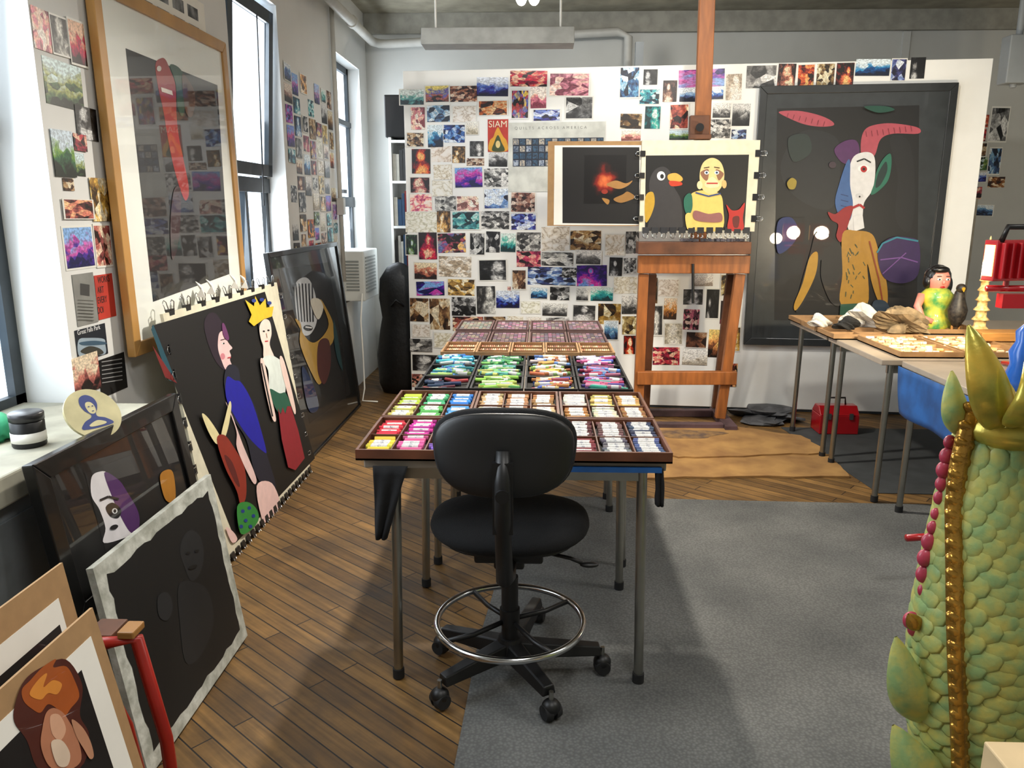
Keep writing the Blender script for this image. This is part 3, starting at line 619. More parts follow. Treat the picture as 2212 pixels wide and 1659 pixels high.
for i in range(9): clip(P2.pt(r[0]+(r[2]-r[0])*(i+.5)/9,r[3],-.006),-P2.v,P2.n,L2,'clips on the large drawing',1.3)
for i in range(22): clip(P2.pt(r[0]+(r[2]-r[0])*(i+.5)/22,r[1],.004),P2.v,P2.n,L2,'clips on the large drawing',1.0)
for i in range(8): clip(P2.pt(r[0],r[1]+(r[3]-r[1])*(i+2.6)/11,-.006),P2.u,P2.n,L2,'clips on the large drawing',1.2)
for i in range(9): clip(P2.pt(r[2],r[1]+(r[3]-r[1])*(i+.8)/9.5,-.006),-P2.u,P2.n,L2,'clips on the large drawing',1.0)
for k,(x,y) in enumerate(((425,618),(447,612),(498,600),(520,600))):
    q=P2.hit(x,y+14)
    mb=MB(); mb.add([q+P2.n*.01+P2.u*a_*.05+P2.v*b_*.05+P2.n*c_ for a_,b_,c_ in((-.6,-.3,0),(.1,-.5,.02),(.8,.5,0),(.2,.9,-.01),(-.3,.3,.02))],[(0,1,4),(1,2,3,4)],M_paper)
    mb.build('paper_scrap',label='folded white paper scrap on top of the clipped drawing',cat='paper',solid=.002,group='folded paper scraps')
# ---------------- easel
YE=5.2
root=empty('easel',(onY(1480,880,YE).x,YE,0),'tall wooden studio easel holding two boards','easel')
def P_(px,py,y=YE): return onY(px,py,y)
mb=MB(); t=P_(1529,-60,YE+.02); b_=P_(1508,535,YE+.02); mb.beam(b_,t,.095,.05,M_easel); mb.build('mast',root,bevel=.004)
MB().beam(P_(1509,301,YE-.04),P_(1511,250,YE-.04),.12,.06,M_easeld).beam(P_(1488,296,YE-.06),P_(1535,296,YE-.06),.03,.05,M_easeld,Z).cyl(P_(1512,275,YE-.06),P_(1512,275,YE-.11),.025,M_black).build('top_clamp',root,bevel=.004)
for (q0,q1) in (((1390,592),(1378,885)),((1598,592),(1556,885))):
    a_=P_(*q0); b2=P_(*q1); b2.z=.05; MB().beam(b2,a_,.065,.05,M_easel).build('post',root,bevel=.004)
MB().beam(P_(1410,592,YE+.1),P_(1395,880,YE+.25),.05,.04,M_easeld).build('post',root,bevel=.004)
MB().beam(P_(1578,592,YE+.1),P_(1545,880,YE+.25),.05,.04,M_easeld).build('post',root,bevel=.004)
def xbeam(x0,y0,x1,y1,yy,d,m,name):
    a_=P_(x0,(y0+y1)/2,yy); c_=P_(x1,(y0+y1)/2,yy); h=(P_(x0,y0,yy)-P_(x0,y1,yy)).length
    MB().beam(a_,c_,h,d,m,Z).build(name,root,bevel=.004)
xbeam(1378,552,1618,590,YE-.02,.06,M_easel,'cross_beam'); xbeam(1376,522,1617,548,YE-.05,.14,M_easeld,'shelf'); xbeam(1376,802,1590,830,YE-.02,.05,M_easel,'cross_beam')
MB().cyl(P_(1497,570,YE-.06),P_(1497,655,YE-.06),.009,M_black).build('crank_rod',root)
M_stain=mat('stained_wood_purple','#5a4246',.7,var=.3,scale=8)
cxl=P_(1385,885).x; cxr=P_(1560,885).x
MB().bx(cxl-.06,cxl+.02,YE-.2,YE+.3,0.001,.05,M_stain).build('foot',root,bevel=.004)
MB().bx(cxr-.02,cxr+.06,YE-.2,YE+.3,0.001,.05,M_stain).build('foot',root,bevel=.004)
for yy in(-.16,.2): MB().bx(cxl+.02,cxr-.02,YE+yy,YE+yy+.06,0.002,.05,M_stain).build('base_rail',root,bevel=.004)
mb=MB()
for i in range(60):
    px=U_(1470,1608); q=P_(px,548,YE-.07-U_(0,.04)); q.z=P_(1500,522,YE-.05).z+.012
    mb.box(q,(U_(.01,.03),U_(.008,.02),U_(.008,.02)),mat('pigment_rubble','#5d5960',.9,var=.3),Matrix.Rotation(U_(0,3),3,'Z'))
mb.build('pigment_rubble',label='grey crumbs of pastel on the easel shelf',cat='pastel debris',kind='stuff')
PE2=Pl((0,YE-.075,0),X,Z)
r=PE2.rect((1384,303,1636,500)); root=empty('painting_board',PE2.pt((r[0]+r[2])/2,r[1],0),'cream edged board with bald toy figure and dark bird','painting')
MB().pbox(PE2,*r,-.02,0,M_cream).build('board',root)
a=Art(PE2,.0005,0)
a.raw([(1395,336),(1618,334),(1608,497),(1393,499)],'#050506')
a.s([(1402,400),(1412,370),(1432,360),(1448,372),(1454,400),(1470,430),(1474,470),(1468,496),(1402,497),(1410,450)],'#343234'); a.s([(1394,425),(1410,415),(1414,440),(1404,470),(1394,478)],'#c39a2c')
a.e(1428,380,9,10,'#e8e8e8'); a.e(1430,381,4,5,'#101010'); a.s([(1443,378),(1460,374),(1474,384),(1470,392),(1446,390)],'#e0a84a'); a.s([(1446,391),(1470,393),(1472,400),(1450,402)],'#c53a1c')
a.s([(1490,425),(1505,413),(1530,412),(1556,420),(1562,450),(1558,496),(1498,496),(1490,465)],'#e2c368')
a.s([(1512,370),(1520,350),(1538,341),(1556,350),(1564,372),(1562,395),(1552,412),(1536,420),(1520,412),(1512,395)],'#e6c98a')
a.s([(1513,372),(1530,366),(1528,390),(1518,385)],'#8c5f45'); a.s([(1546,366),(1563,375),(1552,390)],'#8c5f45'); a.s([(1522,397),(1538,382),(1553,397),(1548,405),(1528,405)],'#e9d5a8'); a.e(1526,373,5,4,'#f4f4f4'); a.e(1548,373,5,4,'#f4f4f4'); a.e(1526,373,2.5,2.5,'#1d3f5f'); a.e(1548,373,2.5,2.5,'#1d3f5f')
a.line([(1526,396),(1550,396)],3,'#b3322a'); a.line([(1520,363),(1532,361)],2,'#3a2418'); a.line([(1542,361),(1554,363)],2,'#3a2418'); a.e(1511,400,6,9,'#e9d5a8'); a.e(1564,398,5,9,'#d6b070')
a.s([(1477,430),(1486,418),(1494,422),(1495,450),(1486,465),(1478,452)],'#1c6450'); a.s([(1480,465),(1492,462),(1496,492),(1484,494)],'#e2c368')
a.s([(1500,455),(1530,462),(1556,460),(1558,478),(1530,480),(1500,474)],'#8e5a58'); a.line([(1502,416),(1530,424),(1556,418)],3,'#23407a')
a.s([(1572,496),(1574,465),(1568,442),(1580,454),(1596,452),(1608,438),(1604,470),(1604,496)],'#b01a14'); a.s([(1582,470),(1596,468),(1594,490),(1584,490)],'#5c0c0a')
a.done(root)
PE3=Pl((0,YE-.055,0),X,Z)
r=PE3.rect((1183,305,1383,488)); root=empty('reference_board',PE3.pt((r[0]+r[2])/2,r[1],0),'tan cardboard with dark glowing red photograph on white paper','photograph')
MB().pbox(PE3,*r,-.012,0,M_card).build('backing_board',root)
r2=PE3.rect((1197,314,1382,486)); MB().pbox(PE3,*r2,.0003,.0012,M_paper).build('paper_sheet',root)
a=Art(PE3,.0014,.3); a.raw([(1215,318),(1381,318),(1381,484),(1215,482)],'#060304')
def glow_mat():
    m=bpy.data.materials.new('photo_red_glow'); m.use_nodes=True; N=m.node_tree.nodes;L=m.node_tree.links;b=N['Principled BSDF']; b.inputs['Roughness'].default_value=.4
    tc=N.new('ShaderNodeTexCoord'); v1=N.new('ShaderNodeVectorMath'); v1.operation='SUBTRACT'; v1.inputs[1].default_value=(.5,.5,.5); L.new(tc.outputs['Generated'],v1.inputs[0])
    n=N.new('ShaderNodeTexNoise'); n.inputs['Scale'].default_value=4; n.inputs['Detail'].default_value=6; L.new(tc.outputs['Generated'],n.inputs['Vector'])
    ml=N.new('ShaderNodeVectorMath'); ml.operation='MULTIPLY'; ml.inputs[1].default_value=(1,0,1); L.new(v1.outputs[0],ml.inputs[0])
    le=N.new('ShaderNodeVectorMath'); le.operation='LENGTH'; L.new(ml.outputs[0],le.inputs[0])
    ad=N.new('ShaderNodeMath'); ad.operation='MULTIPLY_ADD'; L.new(n.outputs['Fac'],ad.inputs[0]); ad.inputs[1].default_value=.5; L.new(le.outputs['Value'],ad.inputs[2])
    rp=N.new('ShaderNodeValToRGB'); e=rp.color_ramp.elements; e[0].position=.25; e[0].color=lin('#e87840'); e[1].position=.6; e[1].color=lin('#060304'); k=e.new(.4); k.color=lin('#8c1c0e'); k=e.new(.5); k.color=lin('#340c08')
    L.new(ad.outputs[0],rp.inputs[0]); L.new(rp.outputs[0],b.inputs['Base Color']); return m
a.done(root,'photograph')
mb=MB(); ra=PE3.rect((1262,335,1352,440)); mb.pbox(PE3,*ra,.0018,.0026,glow_mat()); mb.build('photograph_glow',root)
a=Art(PE3,.0028,.3); a.s([(1310,398),(1330,390),(1352,396),(1366,390),(1358,400),(1340,408),(1322,405)],'#a87a40'); a.s([(1325,430),(1345,420),(1356,414),(1372,425),(1362,432),(1340,438)],'#9a6e34'); a.s([(1300,428),(1316,432),(1312,442)],'#a87836'); a.e(1306,414,7,5,'#982812'); a.done(root,'photograph_detail')
LC='steel bulldog clip on the easel board'
r=PE2.rect((1384,303,1636,500))
for i in range(12): clip(PE2.pt(r[0]+(r[2]-r[0])*(i+.7)/12.6,r[1],.004),PE2.v,PE2.n,LC,'clips on the easel boards',1.3)
for i in range(4):
    clip(PE2.pt(r[2],r[1]+(r[3]-r[1])*(i+.6)/4.2,0),-PE2.u,PE2.n,LC,'clips on the easel boards',1.3); clip(PE2.pt(r[0],r[1]+(r[3]-r[1])*(i+.6)/4.2,0.002),PE2.u,PE2.n,LC,'clips on the easel boards',1.1)
# ---------------- tables
M_top=mat('laminate_tabletop','#9b8f80',.5,var=.05)
LZ=.0042
def table(x0,x1,y0,y1,zt,legs,label,splay=0):
    root=empty('folding_table',((x0+x1)/2,(y0+y1)/2,0),label,'table')
    MB().bx(x0,x1,y0,y1,zt-.028,zt,M_top).build('tabletop',root,bevel=.004)
    for a_,b_ in((y0+.05,y0+.065),(y1-.065,y1-.05)): MB().bx(x0+.05,x1-.05,a_,b_,zt-.075,zt-.0285,M_steel).build('apron_rail',root)
    for (lx,ly) in legs:
        sx=.012 if lx>(x0+x1)/2 else -.012
        mb=MB(); mb.cyl((lx,ly,zt-.0285),(lx+sx,ly,.03),.0155,M_steel,r1=.0145,seg=18); mb.cyl((lx+sx,ly,.034),(lx+sx,ly,LZ),.018,M_rubber,seg=18); mb.build('leg',root)
    return root
ZT=.735
table(-.50,.36,2.13,2.86,ZT,[(-.42,2.19),(.30,2.19),(-.42,2.80),(.30,2.80)],'folding table with tubular steel legs carrying wooden pastel trays')
table(-.48,.36,2.90,3.66,ZT,[(-.40,3.0),(.33,3.0),(-.40,3.60),(.33,3.60)],'folding table with steel legs carrying black trays of loose pastels')
table(-.48,.36,3.70,4.72,ZT,[(-.40,3.77),(.33,3.77),(-.40,4.62),(.33,4.62)],'folding table with steel legs carrying mauve pastel boxes')
def tray(x0,x1,y0,y1,z,h,mw,mi_,nx=3,ny=1,label='',group=None,lab2=None):
    mb=MB(); t=.008
    mb.bx(x0,x1,y0,y1,z+.0005,z+.006,mi_)
    for (a,b,c,d) in ((x0,x1,y0,y0+t),(x0,x1,y1-t,y1),(x0,x0+t,y0+t,y1-t),(x1-t,x1,y0+t,y1-t)): mb.bx(a,b,c,d,z+.0005,z+h,mw)
    for i in range(1,nx):
        xx=x0+(x1-x0)*i/nx; mb.bx(xx-.002,xx+.002,y0+t,y1-t,z+.006,z+h*.8,mw)
    for i in range(1,ny):
        yy=y0+(y1-y0)*i/ny; mb.bx(x0+t,x1-t,yy-.002,yy+.002,z+.006,z+h*.78,mw)
    return mb.build('pastel_tray',label=label,cat='tray',group=group)
PIG=bpy.data.materials.new('pastel_pigment'); PIG.use_nodes=True; N=PIG.node_tree.nodes; oi=N.new('ShaderNodeObjectInfo'); PIG.node_tree.links.new(oi.outputs['Color'],N['Principled BSDF'].inputs['Base Color']); N['Principled BSDF'].inputs['Roughness'].default_value=.85
PIGA=bpy.data.materials.new('pastel_pigment_mixed'); PIGA.use_nodes=True; N=PIGA.node_tree.nodes; oi=N.new('ShaderNodeAttribute'); oi.attribute_name='Col'; PIGA.node_tree.links.new(oi.outputs['Color'],N['Principled BSDF'].inputs['Base Color']); N['Principled BSDF'].inputs['Roughness'].default_value=.85
mb=MB(); rr=.0075; mb.cyl((-.038,0,0),(.038,0,0),rr,PIG,seg=12); mb.cyl((-.024,0,0),(.024,0,0),rr+.0006,mat('paper_wrapper','#dcd9d4',.6,var=.12,scale=120),seg=12)
mb.cyl((-.004,0,0),(.006,0,0),rr+.0009,mat('wrapper_print','#8a8a92',.6,scale=200,col2='#dcd9d4'),seg=12,cap=False)
po=mb.build('x',origin=(0,0,0)); stick=po.data; bpy.data.objects.remove(po)
mb=MB(); mb.cyl((-.03,0,0),(.032,0,0),rr,PIG,seg=12); po=mb.build('x',origin=(0,0,0)); stick2=po.data; bpy.data.objects.remove(po)
def pst(x,y,z,col,bare=False,rot=0,group='pastel sticks in the wooden trays'):
    o=bpy.data.objects.new('pastel_stick',stick2 if bare else stick); COL.objects.link(o); o.location=(x,y,z); o.rotation_euler=(U_(0,6),0,rot); o.color=col
    meta(o,'bare coloured soft pastel stick in a wooden tray' if bare else 'soft pastel stick with white paper wrapper in a tray','pastel stick',None,group)
def jit(c,v=.25):
    c=lin(c); k=1+U_(-v,v); return tuple(max(0,min(1,x*k*(1+U_(-.12,.12)))) for x in c[:3])+(1,)
xs=[-.52,-.226,.07,.375]; rows=[(2.11,2.475),(2.485,2.86)]
cc={(0,0):[['#c82838','#b9308a','#a03a8a'],['#d8c23a','#c8588c','#7a5ab0']],(1,0):[['#d07030','#c85030','#b86a50'],['#d8a040','#c88040','#a85c40']],(2,0):[['#5a2a2c','#6a4a48','#3e4660'],['#7a3034','#6a6a70','#4a5a80']],
(0,1):[['#a8bc3a','#3f9e6a','#2f7ac0'],['#c8c870','#58a850','#5097d0']],(1,1):[['#c8a478','#b8845a','#a07040'],['#dcc8a8','#c89870','#c8a880']],(2,1):[['#d8d2c0','#c8b060','#b89050'],['#a87840','#dcd4b8','#986c40']]}
for ti in range(3):
    for ri,(y0,y1) in enumerate(rows):
        tray(xs[ti]+.002,xs[ti+1]-.002,y0,y1,ZT+.001,.032,M_tray,M_foam,3,2,'shallow wooden tray divided into compartments of pastels','wooden pastel trays')
        npr=4 if (ti==1 and ri==0) else 9
        for ci in range(3):
            cw=(xs[ti+1]-xs[ti]-.016)/3; cx=xs[ti]+.008+cw*(ci+.5)
            for k in range(npr*2):
                half=0 if k>=npr else 1
                yb=(y0+y1)/2 if half==0 else y0
                yy=yb+.018+(k%npr)*(.148/(npr-1))*1.0+U_(-.001,.001)
                pst(cx+U_(-.004,.004),yy,ZT+.001+.0145+U_(0,.004),jit(cc[(ti,ri)][half][ci],.35),(ti==0 and R_()<.5) or R_()<.12,U_(-.05,.05))
mb=MB(); mb.cols=[]
def sstick(x,y,z,ang,L,r,c,wr=False):
    d=Vector((math.cos(ang),math.sin(ang),0))*L/2; mb.cyl(Vector((x,y,z))-d,Vector((x,y,z))+d,r,PIGA,seg=7,col=c)
    if wr: mb.cyl(Vector((x,y,z))-d*.5,Vector((x,y,z))+d*.6,r+.0006,PIGA,seg=7,col=(.62,.6,.57,1),cap=False)
T2=[[['#3a8fa8','#2f6ab0','#58a8a0','#c0c8c8'],['#2f5fa0','#3a9090','#90a860','#4a7ab0'],['#5a2030','#2a3a5a','#a04040','#202024']],
[['#4a8a50','#3a7a6a','#6aa058','#2f5a4a'],['#3f8a6a','#78b070','#589890','#b0b868'],['#8ab850','#b8c860','#589850','#c8d0a0']],
[['#c89050','#a0603a','#5a7ab0','#b8b8b0'],['#d0b050','#b86a40','#789850','#d8d0c0'],['#4a60a8','#b87840','#a84a50','#d8c880']],
[['#a84a78','#4a5aa8','#c0c0d0','#7a5aa0'],['#6a3a5a','#5a7ab0','#b06a8a','#8c3048'],['#a83a5a','#5a4a98','#3a8a7a','#b87a90']]]
for c in range(4):
    for r_ in range(3):
        x0=-.475+c*.209; x1=x0+.203; y1=3.60-r_*.232; y0=y1-.226
        tray(x0,x1,y0,y1,ZT+.001,.03,M_black,M_foam,1,1,'black plastic tray heaped with loose pastel sticks','black pastel trays')
        nst=48 if not (c==0 and r_==2) else 14
        for k in range(nst):
            lay=k//24
            sstick(U_(x0+.045,x1-.045),U_(y0+.02,y1-.02),ZT+.016+lay*.012+U_(0,.006),U_(-.6,.6),U_(.05,.08),U_(.006,.0085),jit(random.choice(T2[c][r_]),.4),R_()<.35)
for i in range(5):
    x0=-.47+i*.166; x1=x0+.162
    tray(x0,x1,3.66,3.95,ZT+.001,.035,M_trayl,M_trayl,1,3,'pale wooden box of small pastels in rows','pale pastel boxes')
    for r_ in range(3):
        for k in range(14): sstick(x0+.016+k*.0099,3.71+r_*.097,ZT+.018,1.57,.07,.0042,jit(random.choice([['#c89878','#b87a60','#d8b890'],['#a0705a','#7a5a4a','#d0a888']][i%2])))
for i in range(4):
    x0=-.47+i*.2075; x1=x0+.2
    for j in range(2):
        y0=3.97+j*.37
        tray(x0,x1,y0,y0+.36,ZT+.001,.03+.012*j,mat('mauve_tray','#5e4542',.7),mat('mauve_tray_floor','#7a6258',.8,scale=60,col2='#4e4044'),1,8,'dusty mauve wooden rack with fine rows of pastels','mauve pastel racks')
        for r_ in range(8):
            for k in range(8):
                sstick(x0+.025+k*.0215,y0+.025+r_*.0438,ZT+.022+.01*j,0,.019,.006,jit(random.choice(['#6a5458','#80586a','#5e545e','#8a7078','#5a5054','#7a6c64'] if i>0 or j==0 else ['#6a6a64','#7c7468'])))
XT=1.62
for k in range(2):
    for i in range(90):
        sstick(XT+.12+k*.30+U_(0,.24),3.78+(i%15)*.034,ZT+.02,U_(-.1,.1),.03,.008,jit(random.choice(['#d8c8a0','#d0a880','#c88a70','#e0d8c8','#b8a078','#c8a860'])))
mb.build('pastel_stick',label='loose pastel sticks of every colour heaped in trays',cat='pastel sticks',kind='stuff')
M_cl=mat('black_cloth','#121214',.9,var=.2,scale=20,bump=.4)
def cloth(x0,x1,y,zt,zb,xb0,xb1,label,m,name='hanging_cloth',amp=.012,yaxis=False):
    mb=MB(); n=14;k=8;vs=[];fs=[]
    for j in range(k+1):
        t=j/k
        for i in range(n+1):
            s_=i/n; xx=(x0+(x1-x0)*s_)*(1-t)+(xb0+(xb1-xb0)*s_)*t; zz=zt+(zb-zt)*t; yy=amp*math.sin(s_*11+t*2)*t
            vs.append((xx,y+yy,zz) if not yaxis else (y+yy,xx,zz))
    for j in range(k):
        for i in range(n): q=j*(n+1)+i; fs.append((q,q+1,q+n+2,q+n+1))
    mb.add(vs,fs,m,True); return mb.build(name,label=label,cat='cloth',solid=.004)
cloth(-.47,-.37,2.112,.72,.50,-.47,-.44,'black cloth hanging from the table edge',M_cl)
cloth(.325,.35,2.118,.72,.61,.335,.352,'black strap hanging from the table corner',M_cl)
MB().bx(.05,.345,2.112,2.128,.708,.722,M_blue).build('blue_tape',label='blue tape strip along the table edge',cat='tape')
# ---------------- chair
cx,cy=-.085,2.20
root=empty('drafting_chair',(cx,cy,0),'black swivel drafting chair with chrome foot ring','chair')
bc=onY(1088,982,1.93)
N_=Vector((0,-1,.12)).normalized(); V_=Vector((0,.12,1)).normalized()
MB().cushion(bc+Vector((0,.015,0)),X,V_,N_,.188,.118,.028,M_fabric,2.9,curve=-.035,taper=.07).build('back_cushion',root)
MB().cushion(bc+Vector((0,-.012,0)),X,V_,N_,.180,.110,.017,M_black,2.9,curve=-.035,taper=.07).build('backrest',root)
sc_=Vector((cx+.0,cy+.03,.505))
MB().cushion(sc_,X,Y,Z,.238,.21,.04,M_fabric,2.5,curve=.012).build('seat',root)
MB().cushion(sc_-Vector((0,0,.03)),X,Y,Z,.2,.18,.015,M_black,2.6).build('seat_pan',root)
mb=MB(); mb.tube([bc+Vector((0,-.035,.02)),bc+Vector((0,-.055,-.06)),bc+Vector((0,-.06,-.16)),(cx-.005,cy-.235,.45),(cx,cy-.16,.425),(cx,cy,.43)],[.018,.022,.022,.024,.024,.022],M_black,10)
mb.box(bc+Vector((0,-.05,-.10)),(.052,.02,.19),M_black); mb.cyl(bc+Vector((0,-.06,-.085)),bc+Vector((0,-.085,-.085)),.018,M_black); mb.build('back_support',root)
MB().box((cx,cy,.445),(.2,.2,.03),M_black).box((cx,cy,.42),(.09,.13,.05),M_black).build('tilt_mechanism',root,bevel=.008)
MB().tube([(cx+.06,cy,.435),(cx+.18,cy-.04,.425),(cx+.215,cy-.05,.415)],.006,M_black,8).ell((cx+.235,cy-.055,.412),(.028,.012,.008),M_black).build('height_lever',root)
MB().cyl((cx,cy,.42),(cx,cy,.30),.014,M_chrome).build('gas_cylinder',root)
MB().cyl((cx,cy,.345),(cx,cy,.10),.026,M_black).cyl((cx,cy,.24),(cx,cy,.19),.031,M_black).build('column_sleeve',root)
mb=MB(); n=64; rz=.19; rad=.226; mb.tube([(cx+rad*math.cos(2*math.pi*i/n),cy+.015+rad*math.sin(2*math.pi*i/n),rz) for i in range(n)],.0105,M_chrome,10,True)
for i in range(4):
    q=math.radians(35+90*i); mb.tube([(cx+.03*math.cos(q),cy+.03*math.sin(q),.20),(cx+.13*math.cos(q),cy+.13*math.sin(q),.19),(cx+rad*math.cos(q),cy+.015+rad*math.sin(q),rz)],.008,M_black,8)
mb.build('foot_ring',root)
cp=[onZ(955,1412),onZ(1300,1455),onZ(1190,1556),onZ(951,1530),onZ(1160,1345)]
mb=MB(); mb.cyl((cx,cy,.085),(cx,cy,.145),.05,M_black,r1=.035,seg=20)
for p in cp:
    d=(p-Vector((cx,cy,0))).normalized(); e=p-d*.01; sd=d.cross(Z)
    q0=Vector((cx,cy,.11))+d*.03; q1=Vector((e.x,e.y,.089))
    def sec(c,w,h): return [c-sd*w-Z*h,c+sd*w-Z*h,c+sd*w*.7+Z*h,c-sd*w*.7+Z*h]
    mb.hexa(sec(q0,.034,.024)+sec(q1,.023,.015),M_black)
mb.build('star_base',root,bevel=.004)
for p in cp:
    d=(p-Vector((cx,cy,0))).normalized(); sd=d.cross(Z); mb=MB()
    c=Vector((p.x,p.y,.0312))
    for s_ in(-1,1): mb.cyl(c+sd*s_*.006,c+sd*s_*.026,.027,M_rubber,r1=.022,seg=20)
    mb.ell(c+Vector((0,0,.012)),(.028,.028,.026),M_black); mb.cyl(c+Vector((0,0,.02)),c+Vector((0,0,.062)),.007,M_steel)
    mb.build('caster',root)
# ---------------- rugs
def carpet_mat():
    m=bpy.data.materials.new('grey_carpet'); m.use_nodes=True; N=m.node_tree.nodes;L=m.node_tree.links;b=N['Principled BSDF']; b.inputs['Roughness'].default_value=.97
    tc=N.new('ShaderNodeTexCoord'); n1=N.new('ShaderNodeTexNoise'); n1.inputs['Scale'].default_value=2.5; n1.inputs['Detail'].default_value=8; L.new(tc.outputs['Object'],n1.inputs['Vector'])
    wv=N.new('ShaderNodeTexVoronoi'); wv.inputs['Scale'].default_value=110; L.new(tc.outputs['Object'],wv.inputs['Vector'])
    rp=N.new('ShaderNodeValToRGB'); e=rp.color_ramp.elements; e[0].position=.3; e[0].color=lin('#565756'); e[1].position=.7; e[1].color=lin('#777774'); L.new(n1.outputs['Fac'],rp.inputs[0])
    mr=N.new('ShaderNodeMapRange'); mr.inputs[1].default_value=0; mr.inputs[2].default_value=.7; mr.inputs[3].default_value=1.15; mr.inputs[4].default_value=.7; L.new(wv.outputs['Distance'],mr.inputs[0])
    hs=N.new('ShaderNodeHueSaturation'); L.new(rp.outputs[0],hs.inputs['Color']); L.new(mr.outputs[0],hs.inputs['Value']); L.new(hs.outputs[0],b.inputs['Base Color'])
    bp=N.new('ShaderNodeBump'); bp.inputs['Strength'].default_value=.4; bp.inputs['Distance'].default_value=.003; bp.invert=True; L.new(wv.outputs['Distance'],bp.inputs['Height']); L.new(bp.outputs[0],b.inputs['Normal']); return m
def slab(pts,z0,z1,m,name,label,cat):
    mb=MB(); n=len(pts); mb.add([(x,y,z0) for x,y in pts]+[(x,y,z1) for x,y in pts],[tuple(range(n))[::-1],tuple(range(n,2*n))]+[(i,(i+1)%n,n+(i+1)%n,n+i) for i in range(n)],m); return mb.build(name,label=label,cat=cat,origin=(sum(p[0] for p in pts)/n,sum(p[1] for p in pts)/n,z0))
CMt=carpet_mat()
slab([(-.29,-1.2),(4.0,-1.2),(4.0,3.70),(1.2,3.76),(-.08,3.80),(-.2,2.4)],.0004,.004,CMt,'carpet','grey woven carpet on the wooden floor','carpet')
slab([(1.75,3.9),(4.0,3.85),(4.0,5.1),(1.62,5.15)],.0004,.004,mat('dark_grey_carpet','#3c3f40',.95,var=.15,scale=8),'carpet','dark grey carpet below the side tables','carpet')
def jute():
    return mat('jute_matting','#a9824c',.95,var=.2,scale=5,col2='#86623a',bump=.3)
def ragged(pts,n=10,am=.012,seed=3):
    rg=random.Random(seed); o=[]
    for i in range(len(pts)):
        p,q_=pts[i],pts[(i+1)%len(pts)]
        for k in range(n): t=k/n; o.append((p[0]+(q_[0]-p[0])*t+rg.uniform(-am,am),p[1]+(q_[1]-p[1])*t+rg.uniform(-am,am)))
    return o
q=[onZ(*p) for p in ((1250,1036),(1405,975),(1790,985),(1832,1032))]
slab(ragged([(p.x,p.y) for p in q]),.001,.012,jute(),'jute_mat','worn tan jute mat on the wooden floor','mat')
q=[onZ(*p) for p in ((1380,988),(1390,927),(1560,925),(1735,948),(1785,985),(1500,996))]
slab(ragged([(p.x,p.y) for p in q],8,.015,5),.0125,.022,jute(),'jute_mat','frayed tan jute mat overlapping another mat','mat')
def blob(c,r,m,name,label,cat,seed=0,amp=.35,seg=20,rings=12,flat=False):
    rnd=random.Random(seed); mb=MB(); mb.ell((0,0,0),1,m,seg=seg,rings=rings)
    ph=[(rnd.uniform(2,7),rnd.uniform(2,7),rnd.uniform(0,6)) for _ in range(5)]
    out=[]
    for v in mb.v:
        k=1+amp*sum(math.sin(a*v.x+b*v.y+c_+a*v.z) for a,b,c_ in ph)/5*1.6
        w=Vector((v.x*k*r[0],v.y*k*r[1],max(v.z*k,-.6)*r[2])); out.append(Vector(c)+w+Vector((0,0,.6*r[2])))
    mb.v=out; mb.sm=[not flat]*len(mb.f); return mb.build(name,label=label,cat=cat)
p=onZ(1655,905); blob((p.x,p.y+.03,.002),(.2,.2,.04),mat('grey_sheeting','#55565a',.6,var=.3),'plastic_sheet','crumpled grey plastic sheet by the easel foot','plastic sheet',3,.5,flat=True)
p=onZ(1480,945); slab([(p.x+.24*math.cos(i)*(1+.3*math.sin(3*i)),p.y+.10*math.sin(i)) for i in [j*.3 for j in range(21)]],.0225,.0235,mat('pigment_dust','#54433a',1,var=.3,scale=14,col2='#8a6a40'),'pigment_dust','dark pastel dust spilled on the mat','dust')['kind']='stuff'
# ---------------- right tables
for (y0,y1,x0,lg,lab) in ((4.46,5.12,XT,[(XT+.06,4.5),(XT+.06,5.06)],'folding table with steel legs beside the framed picture'),(3.72,4.43,XT,[(XT+.07,3.78),(XT+.07,4.38)],'folding table with steel legs carrying open pastel trays'),(2.95,3.69,XT+.08,[(XT+.03+.1,3.64),(2.3,3.02)],'folding table with steel legs and blue plastic cover')):
    table(x0,3.3,y0,y1,ZT,lg+[(3.22,y0+.06),(3.22,y1-.06)],lab)
M_dusty=mat('dusty_tray_wood','#8a6a4c',.7,var=.25,scale=14,col2='#b8a488')
for i,(x0,x1,y0,y1) in enumerate(((XT-.02,2.05,4.86,5.1),(XT-.02,2.0,4.58,4.85),(2.06,2.5,4.5,4.9),(2.36,2.7,4.1,4.42),(XT-.02,2.08,4.3,4.56),(XT+.1,XT+.40,3.76,4.28),(XT+.42,XT+.72,3.76,4.28),(2.4,2.75,3.76,4.05))):
    tray(x0,x1,y0,y1,ZT+.001,.03,M_trayl,M_dusty,3 if i<5 else 1,2 if i<5 else 4,'open wooden tray with pale pastel dust and pieces','wooden trays on the side tables')
cloth(2.96,3.67,XT+.055,ZT-.02,.50,2.98,3.62,'blue plastic sheet hanging from the table side',M_blue,'blue_sheet',.01,True)
def onT(px,py,z=ZT): return onZ(px,py,z)
M_rag=mat('white_rag','#cfccc5',.8,var=.15)
M_paperb=mat('brown_paper','#8a7658',.8,var=.3,scale=20)
